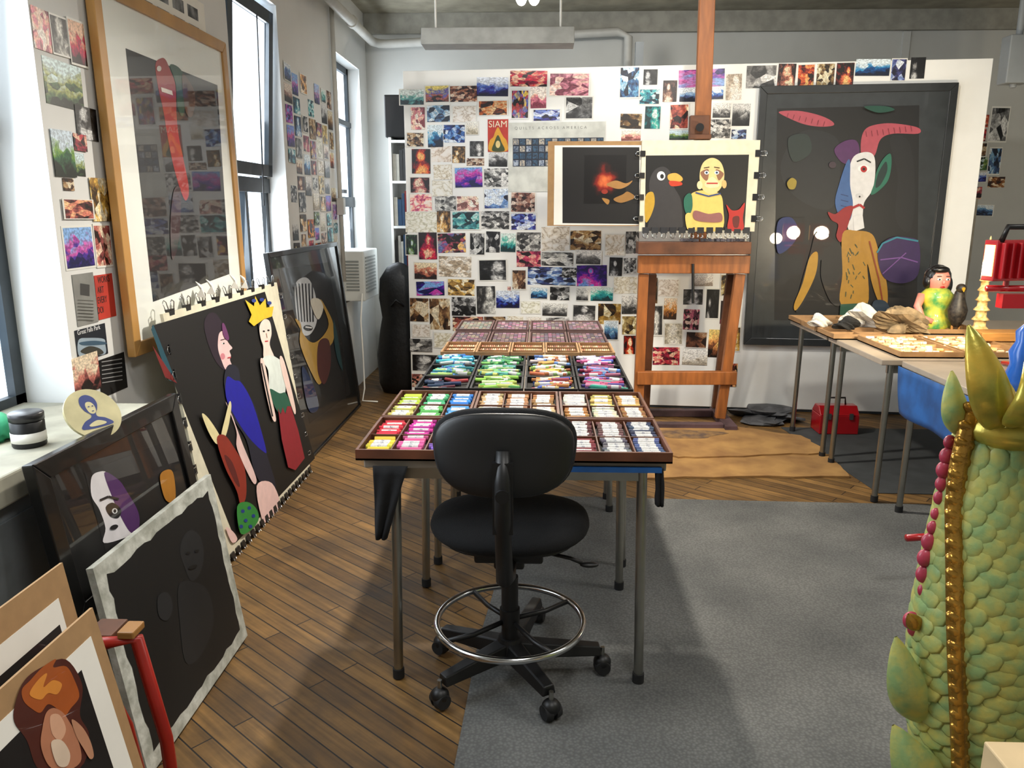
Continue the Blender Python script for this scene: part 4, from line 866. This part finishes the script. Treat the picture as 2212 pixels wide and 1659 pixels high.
for k,(px,py,rx,m,lb) in enumerate(((1865,700,.09,M_rag,'crumpled white rag on the side table'),(1950,712,.11,M_paperb,'crumpled brown paper bag on the side table'),(1828,706,.05,mat('black_rag','#151515',.8),'small black cloth lump on the side table'),(1770,700,.05,M_rag,'small crumpled tissue on the side table'))):
    p=onT(px,py+6,ZT+.03); blob((p.x,p.y,ZT+.032),(rx,rx*.6,rx*.7),m,'crumpled_paper' if 'paper' in lb or 'tissue' in lb else 'crumpled_rag',lb,'crumpled cloth' ,k+11,.7,26,16,True)
root=empty('wooden_stool',(2.45,4.05,0),'dark wooden stool under the side table','stool')
MB().cyl((2.45,4.05,.42),(2.45,4.05,.45),.17,M_easeld,seg=28).build('seat',root,bevel=.004)
for sx,sy in((-1,-1),(1,-1),(-1,1),(1,1)): MB().cyl((2.45+sx*.09,4.05+sy*.09,.42),(2.45+sx*.14,4.05+sy*.14,.0045),.014,M_easeld).build('leg',root)
p=onZ(1811,940); root=empty('toolbox',(p.x,p.y+.1,0),'small red metal toolbox on the floor under the table','toolbox')
w=.125; x0,x1=p.x-w,p.x+w; y0,y1=p.y,p.y+.17
MB().bx(x0,x1,y0,y1,.005,.13,M_red).build('box_body',root,bevel=.005)
mb=MB(); mb.hexa([Vector(v) for v in((x0,y0,.131),(x1,y0,.131),(x1,y1,.131),(x0,y1,.131),(x0,y0+.05,.185),(x1,y0+.05,.185),(x1,y1-.05,.185),(x0,y1-.05,.185))],M_red); mb.build('lid',root,bevel=.005)
MB().tube([(p.x-.06,y0+.085,.185),(p.x-.055,y0+.085,.23),(p.x+.055,y0+.085,.23),(p.x+.06,y0+.085,.185)],.006,M_black,8).build('handle',root)
for s_ in(-.07,.07): MB().box((p.x+s_,y0-.004,.125),(.025,.008,.04),M_chrome).build('latch',root)
# ---------------- figurines on table
M_skin=mat('doll_skin_paint','#dd8a7a',.4,var=.05,coat=.3); M_hair=mat('doll_hair','#0c0a0a',.35,coat=.4)
p=onT(2012,712,ZT)
root=empty('painted_doll',(p.x,p.y,ZT),'painted wooden doll with black hair and yellow green bodice','doll')
def dp(px,py): return onY(px,py,p.y)
c=dp(2022,655)
mb=MB(); mb.lathe((c.x,c.y,ZT+.001),[(0,0),(.085,0),(.10,.03),(.095,.07),(.062,.12),(.085,.17),(.088,.21),(.06,.24),(.03,.255),(.028,.29),(0,.29)],mat('doll_bodice','#c9c23a',.5,scale=18,col2='#3f8f4a',coat=.3)); mb.build('torso',root)
hz=dp(2022,605).z
mb=MB(); mb.ell((c.x,c.y,hz),(.062,.06,.075),M_skin); mb.ell((c.x,c.y-.06,hz-.008),(.01,.012,.014),M_skin); mb.cyl((c.x,c.y,hz-.11),(c.x,c.y,hz-.05),.028,M_skin)
mb.build('head',root)
mb=MB()
for s_ in(-1,1): mb.ell((c.x+s_*.024,c.y-.054,hz+.008),(.012,.006,.007),M_letw); mb.ell((c.x+s_*.024,c.y-.059,hz+.008),(.005,.004,.005),M_let); mb.box((c.x+s_*.024,c.y-.054,hz+.026),(.022,.006,.004),M_let)
mb.ell((c.x,c.y-.056,hz-.036),(.014,.006,.006),M_red); mb.build('face_paint',root)
MB().ell((c.x,c.y+.018,hz+.018),(.074,.066,.072),M_hair).ell((c.x+.06,c.y+.01,hz-.03),(.025,.03,.055),M_hair).ell((c.x-.06,c.y+.01,hz-.01),(.022,.03,.04),M_hair).ell((c.x-.01,c.y-.03,hz+.062),(.05,.035,.022),M_hair).build('hair',root)
for s_ in(-1,1):
    MB().tube([(c.x+s_*.085,c.y,ZT+.205),(c.x+s_*.115,c.y-.02,ZT+.14),(c.x+s_*.10,c.y-.06,ZT+.08),(c.x+s_*.05,c.y-.09,ZT+.06)],[.026,.022,.018,.014],M_skin,12).build('arm',root)
q=onT(2062,722,ZT); root=empty('bird_figurine',(q.x,q.y,ZT),'small dark carved bird figurine with speckled feathers','figurine')
M_fe=mat('speckled_black','#12100f',.5,scale=60,col2='#3a322a')
mb=MB(); mb.lathe((q.x,q.y,ZT+.04),[(0,0),(.02,.005),(.045,.05),(.052,.10),(.03,.17),(.024,.2),(.0,.24)],M_fe); mb.ell((q.x,q.y-.012,ZT+.262),(.026,.032,.026),M_fe); mb.build('bird_body',root)
MB().cyl((q.x,q.y-.035,ZT+.262),(q.x-.02,q.y-.08,ZT+.25),.011,mat('yellow_beak','#d0a02a',.4),r1=.002).build('beak',root)
for s_ in(-.02,.02): MB().cyl((q.x+s_,q.y,ZT+.001),(q.x+s_,q.y,ZT+.05),.007,M_oak).build('foot',root)
q=onT(2112,732,ZT); M_pag=mat('carved_ivory_wood','#e0c88c',.5,scale=40,col2='#a0783c')
pr=[(0,0),(.05,0)]; z=0
for i in range(9): 
    w=.045-.0036*i; pr+=[(w,z+.01),(w*.75,z+.02),(w*.75,z+.048),(w*1.15,z+.053)]; z+=.053
pr+=[(.01,z+.01),(.004,z+.07),(0,z+.08)]
MB().lathe((q.x,q.y,ZT+.001),pr,M_pag,8).build('carved_tower',label='carved pale wooden tower ornament on the side table',cat='ornament')
q=onT(2090,745,ZT); MB().bx(q.x+.03,q.x+.3,q.y-.07,q.y+.06,ZT+.031,ZT+.075,M_oak).build('wooden_box',label='plain small wooden box beside the figurines',cat='box',bevel=.003)
q=onY(2196,740,3.1); q.z=ZT
M_bl=mat('blue_glaze','#1e62c0',.3,coat=.5); MB().lathe((q.x+.03,q.y,ZT+.001),[(0,0),(.05,0),(.06,.04),(.04,.1),(.05,.15),(.03,.19),(.035,.23),(0,.27)],M_bl).build('blue_figurine',label='glazed blue ceramic figurine on the side table',cat='figurine')
# ---------------- work light
q=onY(2170,640,3.45); root=empty('work_light',(q.x+.1,3.45,ZT),'red twin halogen work light glowing on a stand','work light')
M_halo=mat('halogen_glass','#fff0cf',.3,var=.01,emit=45)
def head(c,ang,tl,sx=1):
    Rm=Matrix.Rotation(ang,3,'Z')@Matrix.Rotation(tl,3,'X')
    mb=MB(); mb.box(c,(.2,.07,.17),M_red,Rm)
    for i in range(5): mb.box(c+Rm@Vector((-.08+i*.04,-.045,0)),(.008,.03,.15),M_red,Rm)
    mb.build('lamp_housing',root,bevel=.008)
    MB().ell(c+Rm@Vector((0,.036,0)),(.066,.012,.062),M_halo,Rm).build('halogen_glass',root)
    MB().box(c+Rm@Vector((-.101,.0,0)),(.006,.05,.13),mat('warm_lit_rim','#ffcf80',.4,var=.01,emit=3),Rm).build('lamp_rim',root)
    mb=MB()
    for i in range(4): a_=c+Rm@Vector((-.075+.05*i,.055,-.08)); b2=c+Rm@Vector((-.075+.05*i,.055,.08)); mb.cyl(a_,b2,.0016,M_black,seg=6)
    mb.build('guard_grille',root)
    h=[c+Rm@Vector(v) for v in((-.08,-.03,.08),(-.075,-.05,.14),(.075,-.05,.14),(.08,-.03,.08))]; MB().tube(h,.012,M_black,10).build('handle',root)
c1=onY(2180,562,3.45); head(c1,math.radians(14),math.radians(0)); c2=c1+Vector((.24,.03,0)); head(c2,math.radians(4),math.radians(0))
mb=MB(); bx_=c1.x+.12; mb.cyl((bx_,3.45,ZT+.01),(bx_,3.45,c1.z-.12),.012,M_red); mb.tube([(bx_-.2,3.45,c1.z-.12),(bx_+.2,3.45,c1.z-.12)],.014,M_red)
mb.box((bx_,3.43,c1.z-.17),(.3,.05,.06),M_red)
for s_ in(-.12,.12): mb.cyl((bx_+s_,3.45,c1.z-.13),(bx_+s_,3.45,c1.z-.07),.012,M_red)
mb.tube([(bx_-.14,3.35,ZT+.012),(bx_,3.45,ZT+.03),(bx_+.14,3.35,ZT+.012)],.01,M_red); mb.tube([(bx_,3.45,ZT+.03),(bx_,3.6,ZT+.012)],.01,M_red)
mb.build('stand',root)
# ---------------- dragon sculpture
YD=1.5
M_sc=mat('green_scale_paint','#7f9a62',.5,scale=30,col2='#aea856',bump=.3,coat=.1)
M_scd=mat('green_paint_dark','#5f7848',.5,scale=20,col2='#7f9660')
M_gleaf=mat('gold_leaf','#b98c3c',.25,.75,var=.2,scale=30,bump=.5)
M_gyel=mat('gold_green_petal','#d0ac44',.28,.45,scale=14,col2='#98963f',bump=.4)
M_pk=mat('crimson_paint','#b03a50',.45,scale=20,col2='#8f2038',coat=.3)
pathpx=[(2168,905,70),(2165,960,98),(2162,1050,118),(2152,1200,140),(2140,1350,158),(2140,1500,165),(2150,1659,160),(2160,1850,155),(2165,2060,150)]
pth=[]
for px,py,rp_ in pathpx:
    q=onY(px,py,YD); dep=(q-CAM).dot(FW); pth.append((q,rp_/F*dep))
pth=[(q,r) for q,r in pth if q.z>=0]
if pth[-1][0].z>.001: pth.append((Vector((pth[-1][0].x,YD,0.005)),pth[-1][1]))
root=empty('dragon_sculpture',(pth[-1][0].x,YD,0),'carved green scaled dragon body with gilded spine','sculpture')
zt=pth[0][0].z
def at_(z):
    for i in range(len(pth)-1):
        (a,ra),(b,rb)=pth[i],pth[i+1]
        if a.z>=z>=b.z:
            t=(a.z-z)/(a.z-b.z+1e-9); return a.lerp(b,t),ra+(rb-ra)*t
    return pth[-1] if z<pth[-1][0].z else pth[0]
mb=MB(); n=28; vs=[];fs=[]; seg=28
for i in range(n+1):
    z=zt*(1-i/n)+.005*i/n; c,r_=at_(z)
    for j in range(seg):
        q=2*math.pi*j/seg; vs.append((c.x+r_*math.cos(q),c.y+r_*.85*math.sin(q),z))
for i in range(n):
    for j in range(seg): fs.append((i*seg+j,(i+1)*seg+j,(i+1)*seg+(j+1)%seg,i*seg+(j+1)%seg))
fs.append(tuple(range(seg))); mb.add(vs,fs,M_scd,True)
rows_=36
for i in range(rows_):
    z=zt-.01-(zt-.06)*i/rows_; c,r_=at_(z); ns=18
    for j in range(ns):
        q=2*math.pi*(j+.5*(i%2))/ns+U_(-.03,.03); nx=Vector((math.cos(q),math.sin(q)*.85,0)); pos=Vector((c.x,c.y,z+U_(-.003,.003)))+nx*r_*1.0
        w=math.pi*r_/ns*1.25; xx=Vector((-math.sin(q),math.cos(q),0)); nn=nx.normalized(); dn=(Vector((0,0,-1))+nn*.14).normalized(); n3=xx.cross(dn)
        Rm=Matrix((xx,dn,n3)).transposed()
        mb.ell(pos,(w,.03,.006),M_sc,Rm,seg=10,rings=6)
mb.build('scaled_body',root)
mb=MB(); sp=[(2190,925),(2172,985),(2150,1060),(2136,1150),(2124,1260),(2112,1380),(2106,1500),(2106,1600),(2110,1700),(2116,1900)]
cur=[]
for px,py in sp:
    q=onY(px,py,YD-.16); c,r_=at_(q.z); dx=max(-.95,min(.95,(q.x-c.x)/r_)); cur.append(Vector((q.x,c.y-r_*.85*math.sqrt(1-dx*dx)-.008,q.z)))
res=[]
for i in range(len(cur)-1):
    L_=(cur[i+1]-cur[i]).length; k=max(1,int(L_/.013))
    for j in range(k): res.append(cur[i].lerp(cur[i+1],j/k))
mb.tube(cur,.017,M_gleaf,8)
for i,pnt in enumerate(res):
    if i%2: continue
    Rm=Matrix.Rotation(math.radians(28),3,'Y'); mb.ell(pnt+Vector((0,-.006,0)),(.024,.011,.013),M_gleaf,Rm,10,6)
mb.build('gilded_spine',root)
def leaf(px0,py0,px1,py1,wpx,bul,y,m,bend=0,name='gilded_petal',seg=12):
    a=onY(px0,py0,y); b=onY(px1,py1,y); dep=(a-CAM).dot(FW); w=wpx/F*dep; ax=b-a; sd=ax.cross(Y).normalized(); mb=MB(); vs=[];fs=[]
    for k in range(15):
        t=k/14; ww=w*(math.sin(math.pi*(t**.75))**.75 if 0<t<1 else 0.02)+.002; c=a+ax*t+sd*(bend*math.sin(math.pi*t))+Vector((0,-bul*math.sin(math.pi*t*.9),0))
        for j in range(seg):
            q=2*math.pi*j/seg; rdg=1+.25*(math.sin(q)<-.95); vs.append(c+sd*ww*math.cos(q)+Vector((0,1,0))*(ww*.5*math.sin(q)*rdg))
    for k in range(14):
        for j in range(seg): fs.append((k*seg+j,k*seg+(j+1)%seg,(k+1)*seg+(j+1)%seg,(k+1)*seg+j))
    mb.add(vs,fs,m,True); return mb.build(name,root)
leaf(2165,935,2084,700,42,.04,YD-.05,M_gyel,.014); leaf(2180,925,2206,765,46,.06,YD-.08,M_gyel,-.004); leaf(2140,910,2125,790,40,.03,YD+.02,M_gyel); leaf(2205,915,2262,690,44,.04,YD-.02,M_gyel,-.02)
leaf(2095,945,2052,800,28,.02,YD+.0,M_sc,.02,'green_petal')
MB().ell(onY(2180,925,YD-.02),(.085,.075,.045),M_gyel).build('petal_collar',root)
def fins(pts,m,name):
    mb=MB()
    for px,py,rr_ in pts:
        q=onY(px,py,YD); dep=(q-CAM).dot(FW); r_=rr_/F*dep; mb.ell(q,(r_,r_*.7,r_*1.15),m,None,12,8)
    return mb.build(name,root)
fins([(2052,955,14),(2046,985,17),(2040,1015,18),(2036,1045,16),(2030,1075,14),(2022,1110,12),(2016,1140,14),(2008,1170,18),(2000,1205,19),(1996,1240,18),(1996,1275,14)],M_pk,'crimson_fin')
fins([(1968,1340,18),(1976,1358,16),(1990,1352,14)],M_pk,'crimson_tip')
leaf(1985,1360,1962,1326,16,.0,YD-.02,M_gleaf,0,'gilded_tip')
leaf(2010,1560,1932,1372,42,.02,YD-.02,M_sc,.02,'green_fin'); leaf(2040,1700,1925,1560,50,.03,YD-.04,M_sc,.02,'green_fin'); leaf(2030,1480,1952,1500,36,.02,YD-.0,M_sc,.01,'green_fin'); leaf(2030,1640,1930,1640,34,.02,YD-.04,M_sc,0,'green_fin')
MB().tube([onZ(1958,1162,.2),onZ(2080,1155,.2)],.014,M_red,10).cyl(onZ(2075,1155,.2),Vector((onZ(2075,1155,.2).x,onZ(2075,1155,.2).y,0.0045)),.012,M_red).build('red_stand_foot',label='red metal stand leg behind the dragon sculpture',cat='stand')
q=onY(2125,1600,1.12); MB().bx(q.x,q.x+.3,.95,1.12,0.0045,q.z,mat('birch_ply','#cdb48a',.6,var=.06)).build('plinth',label='pale plywood plinth beside the dragon sculpture',cat='plinth',bevel=.003)
# ---------------- back-left things
M_bag=mat('black_leatherette','#101112',.45,var=.2,scale=30,bump=.3)
p=Vector((-1.10,6.12,0)); root=empty('instrument_case',p,'black soft instrument case standing in the corner','case')
mb=MB(); mb.lathe(p+Vector((0,0,.001)),[(0,0),(.15,0),(.18,.08),(.19,.3),(.16,.5),(.14,.6),(.16,.75),(.15,.9),(.09,.99),(.04,1.02),(0,1.03)],M_bag,24); o=mb.build('case_body',root); o.scale=(1,.6,1)
MB().tube([p+Vector((-.05,-.10,.7)),p+Vector((-.0,-.14,.75)),p+Vector((.05,-.10,.7))],.008,M_black).build('handle',root)
x0=onY(842,400,6.4).x; x1=x0+.4
root=empty('bookshelf',(x0+.2,6.55,0),'tall white bookcase behind the display wall','bookcase')
mb=MB(); mb.bx(x0,x0+.02,6.4,6.7,0,1.98,M_white); mb.bx(x1-.02,x1,6.4,6.7,0,1.98,M_white); mb.bx(x0+.02,x1-.02,6.69,6.7,0,1.98,M_white); mb.build('case_sides',root)
for z in(.05,.5,.95,1.3,1.65,1.96): MB().bx(x0+.021,x1-.021,6.4,6.688,z-.02,z,M_white).build('shelf',root)
bc_=['#1c1c20','#7a1a1a','#c9c4b8','#2c4a6a','#e0dcd0','#3a3a3a','#8a6a3a','#1d3a2a']
for z in(.95,1.3,1.65):
    xx=x0+.025
    for k in range(7):
        w=U_(.018,.034); h=U_(.2,.28)
        MB().bx(xx,xx+w,6.42,6.6,z+.001,z+h,mat('book_cloth',random.choice(bc_),.6)).build('book',label='upright book on the white bookcase',cat='book',group='books on the bookcase',bevel=.002); xx+=w+.002
MB().bx(x0-.03,x1,6.42,6.68,1.981,2.3,M_black).build('black_speaker',label='black box speaker on top of the bookcase',cat='speaker',bevel=.01)
root=empty('air_conditioner',(-1.45,6.15,.74),'white window air conditioner with louvred grille','air conditioner')
M_ac=mat('ac_plastic','#d2d4d0',.45,var=.03)
y0,y1=5.995,6.5; MB().bx(-1.6,-1.34,y0,y1,.74,1.12,M_ac).build('housing',root,bevel=.008)
mb=MB()
for i in range(11): mb.bx(-1.339,-1.332,y0+.04,y1-.12,.80+i*.026,.812+i*.026,mat('ac_slat','#8f9492',.5))
mb.build('grille',root)
mb=MB()
for i in range(10): mb.bx(-1.48,-1.38,y0-.006,y0-.0005,.82+i*.024,.832+i*.024,mat('ac_slat','#8f9492',.5))
mb.build('side_vent',root)
MB().tube([(-1.36,5.985,.8),(-1.36,5.9,.6),(-1.34,5.84,.35),(-1.33,5.8,.1),(-1.34,5.76,.01),(-1.22,5.74,.01)],.006,M_paper,8).build('power_cord',label='white power cord hanging from the air conditioner',cat='cord')
MB().bx(-1.499,-1.49,5.65,5.73,.30,.42,M_paper).bx(-1.489,-1.46,5.67,5.71,.32,.36,M_paper).build('wall_outlet',label='white wall outlet with a plug',cat='outlet',bevel=.003)
mb=MB()
mb.tube([(-1.40,2.0,2.78),(-1.40,6.9,2.78),(-1.36,6.98,2.78),(-1.3,7.0,2.78),(onY(1335,55,7.0).x,7.0,2.86),(onY(1358,60,7.0).x,7.0,2.82),(onY(1358,60,7.0).x,7.0,1.6)],.035,M_pipe,14)
for y_ in(3.2,4.85,6.2): mb.cyl((-1.40,y_-.03,2.78),(-1.40,y_+.03,2.78),.045,M_pipe)
mb.build('heating_pipe',label='white painted pipe running below the ceiling',cat='pipe')
MB().tube([(-1.47,5.88,CH),(-1.47,5.88,.9)],.016,M_pipe,10).box((-1.465,5.88,1.45),(.05,.06,.12),M_pipe).build('wall_conduit',label='white vertical conduit with a switch box',cat='conduit')
q=onY(2195,130,4.9); MB().tube([(q.x,4.9,CH),(q.x,4.9,q.z-.15)],.02,M_grey).box(q,(.14,.1,.26),M_grey).build('junction_box',label='grey metal junction box on a ceiling conduit',cat='junction box',bevel=.006)
q=onY(1378,120,6.5); MB().bx(q.x-.03,q.x+.03,6.4,6.46,0.0,q.z+.08,M_grey).build('steel_post',label='grey steel post rising behind the display wall',cat='post')
x0=onY(2040,300,YB).x; x1=onY(2092,300,YB).x
MB().bx(x0-.3,x1,YB-.04,YB-.002,0.01,onY(2060,250,YB).z,mat('grey_door','#6a6d6f',.5)).build('door_1',kind='structure')
PQ=Pl((0,6.6,0),X,Z); rq=PQ.rect((1990,428,2100,640)); root=empty('leaning_frame',PQ.pt((rq[0]+rq[2])/2,0,0),'pale wooden frame with grey canvas behind the display wall','frame')
mb=MB(); frame_mesh(mb,PQ,(rq[0],.0,rq[2],rq[3]),.04,-.03,0,mat('bleached_wood','#a8a090',.6)); mb.build('frame',root); MB().pbox(PQ,rq[0]+.03,.03,rq[2]-.03,rq[3]-.03,-.025,-.01,mat('grey_canvas','#4c4a48',.8,scale=6,col2='#2c2b2b')).build('canvas',root)
# ledge items
q=onZ(65,962,.82); root=empty('paint_jar',(q.x,q.y,.82),'black paint jar with white label and grey lid','jar')
MB().lathe((q.x,q.y,.8205),[(0,0),(.039,0),(.041,.004),(.041,.066),(.037,.07),(0,.07)],M_black).build('jar_body',root)
MB().lathe((q.x,q.y,.8205),[(.0415,.014),(.0418,.014),(.0418,.040),(.0415,.040)],M_paper).build('jar_label',root)
MB().lathe((q.x,q.y,.891),[(0,.0),(.042,.0),(.042,.018),(.039,.021),(0,.021)],mat('jar_lid','#2c2c2e',.35)).build('jar_lid',root)
q=onZ(12,950,.82); blob((q.x-.02,q.y,.822),(.05,.06,.04),mat('green_cloth','#2f9a6c',.7),'green_packet','crumpled green plastic packet on the ledge','packet',5,.3)
q=onZ(212,950,.82); PD=Pl(q,Vector((.55,1,0)),Vector((-.5,.25,.8)))
root=empty('round_plaque',PD.pt(0,0,0),'round cream plaque with a blue engraved bust','plaque')
cq=PD.uv(212,915); rad=.075; c0=(cq[0],rad+.001)
def circ(r_,off): return [PD.pt(c0[0]+r_*math.cos(i*math.pi/20),c0[1]+r_*math.sin(i*math.pi/20),off) for i in range(40)]
mbx=MB(); f_=circ(rad,.004); b_=circ(rad,-.004); mbx.add(f_+b_,[tuple(range(40)),tuple(range(40,80))[::-1]]+[(i,40+i,40+(i+1)%40,(i+1)%40) for i in range(40)],mat('cream_plaque','#d0c596',.6)); mbx.build('disc',root)
mbx=MB(); po_=[.0046]
def pp_(pts,col,sm=True):
    q_=crs(pts) if sm else pts
    mbx.add([PD.pt(c0[0]+x*rad,c0[1]+y*rad,po_[0]) for x,y in q_],[tuple(range(len(q_)))],paint(col,0)); po_[0]+=.0003
pp_([(-.6,-.55),(.5,-.55),(.36,-.28),(.1,-.15),(.1,.0),(.2,.12),(.3,.36),(.26,.6),(.05,.76),(-.2,.7),(-.32,.45),(-.26,.15),(-.12,-.02),(-.16,-.15),(-.46,-.28)],'#2b3a78')
pp_([(-.12,.05),(.02,-.02),(.14,.08),(.16,.3),(.08,.45),(-.08,.46),(-.16,.3)],'#d0c596')
pp_([(-.34,-.42),(.0,-.3),(.28,-.42),(.2,-.5),(-.26,-.5)],'#d0c596')
pp_([(-.08,.3),(-.02,.3),(-.02,.26),(-.08,.26)],'#2b3a78',False); pp_([(.06,.3),(.12,.3),(.12,.26),(.06,.26)],'#2b3a78',False); pp_([(-.03,.1),(.07,.1),(.05,.07),(-.01,.07)],'#2b3a78',False)
mbx.build('engraving',root)
# ---------------- fluorescent, bulbs, lights & added fill
p0=onY(912,82,5.0); p1=onY(1240,82,5.0); zt_=onY(1000,62,5.0).z; zb_=onY(1000,100,5.0).z
root=empty('hanging_luminaire',((p0.x+p1.x)/2,5.0,zb_),'long grey fluorescent fixture hanging on two rods','ceiling light')
MB().hexa([Vector(v) for v in((p0.x,4.96,zt_),(p1.x,4.96,zt_),(p1.x,5.08,zt_),(p0.x,5.08,zt_),(p0.x,4.93,zb_),(p1.x,4.93,zb_),(p1.x,5.11,zb_),(p0.x,5.11,zb_))],mat('luminaire_grey','#8d8e8a',.5)).build('reflector',root,bevel=.004)
for x_ in(p0.x+.08,p1.x-.08): MB().cyl((x_,5.02,zt_),(x_,5.02,CH),.007,M_pipe).build('rod',root)
q=onY(1140,-2,4.0); root=empty('twin_bulb_light',(q.x,4.0,q.z),'pair of bright bare bulbs on a ceiling fitting','ceiling light')
MB().cyl((q.x,4.0,q.z+.05),(q.x,4.0,CH),.01,M_pipe).box((q.x,4.0,q.z+.06),(.16,.05,.03),M_pipe).build('fitting',root)
ME=mat('lit_bulb','#fff4e0',.3,var=.01,emit=30)
for s_ in(-.03,.03): MB().ell((q.x+s_,4.0,q.z+.005),(.026,.026,.034),ME).build('bulb',root)
def light(t,loc,en,col,size=.1,rot=None,sy=None,spot=None,target=None):
    l=bpy.data.lights.new('lamp_or_fill',t); l.energy=en; l.color=col
    if t=='AREA': l.size=size; 
    if sy and t=='AREA': l.shape='RECTANGLE'; l.size_y=sy
    if t in('POINT','SPOT'): l.shadow_soft_size=size
    if t=='SPOT': l.spot_size=spot or 1.5; l.spot_blend=.6
    o=bpy.data.objects.new('lamp_or_fill_light',l); COL.objects.link(o); o.location=loc
    if target is not None: o.rotation_euler=(Vector(target)-Vector(loc)).to_track_quat('-Z','Y').to_euler()
    return o
light('SPOT',(q.x,4.0,q.z-.06),250,(1,.93,.82),.05,spot=2.6,target=(.15,2.9,0))
light('SPOT',(1.0,3.3,2.9),115,(1,.95,.86),.08,spot=1.5,target=(1.5,5.6,1.6))
light('SPOT',(-.2,3.4,2.9),80,(1,.95,.88),.08,spot=1.4,target=(-.2,5.9,1.5))
light('AREA',(.5,.7,2.98),34,(1,.98,.95),.5,sy=1.2,target=(.5,.7,0))  # added general fill near the camera, no real ceiling fixture
light('AREA',(2.7,2.2,2.98),40,(1,.97,.92),.5,sy=1.2,target=(2.5,2.2,0))  # unseen fill added to brighten the right side and sculpture
light('AREA',(.6,5.9,2.99),9,(1,.98,.95),.3,sy=1.2,target=(.6,6.4,1.0))
light('SPOT',c1+Vector((-.02,.09,0)),45,(1,.85,.6),.05,spot=2.3,target=c1+Vector((-.5,2,-.15)))
light('SPOT',c2+Vector((-.0,.09,0)),25,(1,.85,.6),.05,spot=2.3,target=c2+Vector((-.1,2,-.1)))
light('POINT',c1+Vector((-.17,.14,-.05)),6,(1,.82,.55),.05)
for (a_,b_,z0,z1) in WINS:
    light('AREA',(-1.58,(a_+b_)/2,(z0+z1)/2+.1),28,(.88,.94,1),b_-a_-.1,sy=z1-z0-.2,target=(3,(a_+b_)/2,(z0+z1)/2-.3))
w=bpy.data.worlds.new('world'); sc.world=w; w.use_nodes=True; w.node_tree.nodes['Background'].inputs[0].default_value=(.7,.8,1,1); w.node_tree.nodes['Background'].inputs[1].default_value=.5
# ---------------- camera
cd=bpy.data.cameras.new('camera'); cd.sensor_width=36; cd.lens=F*36/2212; cd.clip_start=.05
co=bpy.data.objects.new('camera',cd); COL.objects.link(co)
M=Matrix((RT,UP,-FW)).transposed().to_4x4(); M.translation=CAM; co.matrix_world=M; sc.camera=co
sc.view_settings.view_transform='Standard'; sc.view_settings.look='None'; sc.view_settings.exposure=0
print('cards',cardn[0])
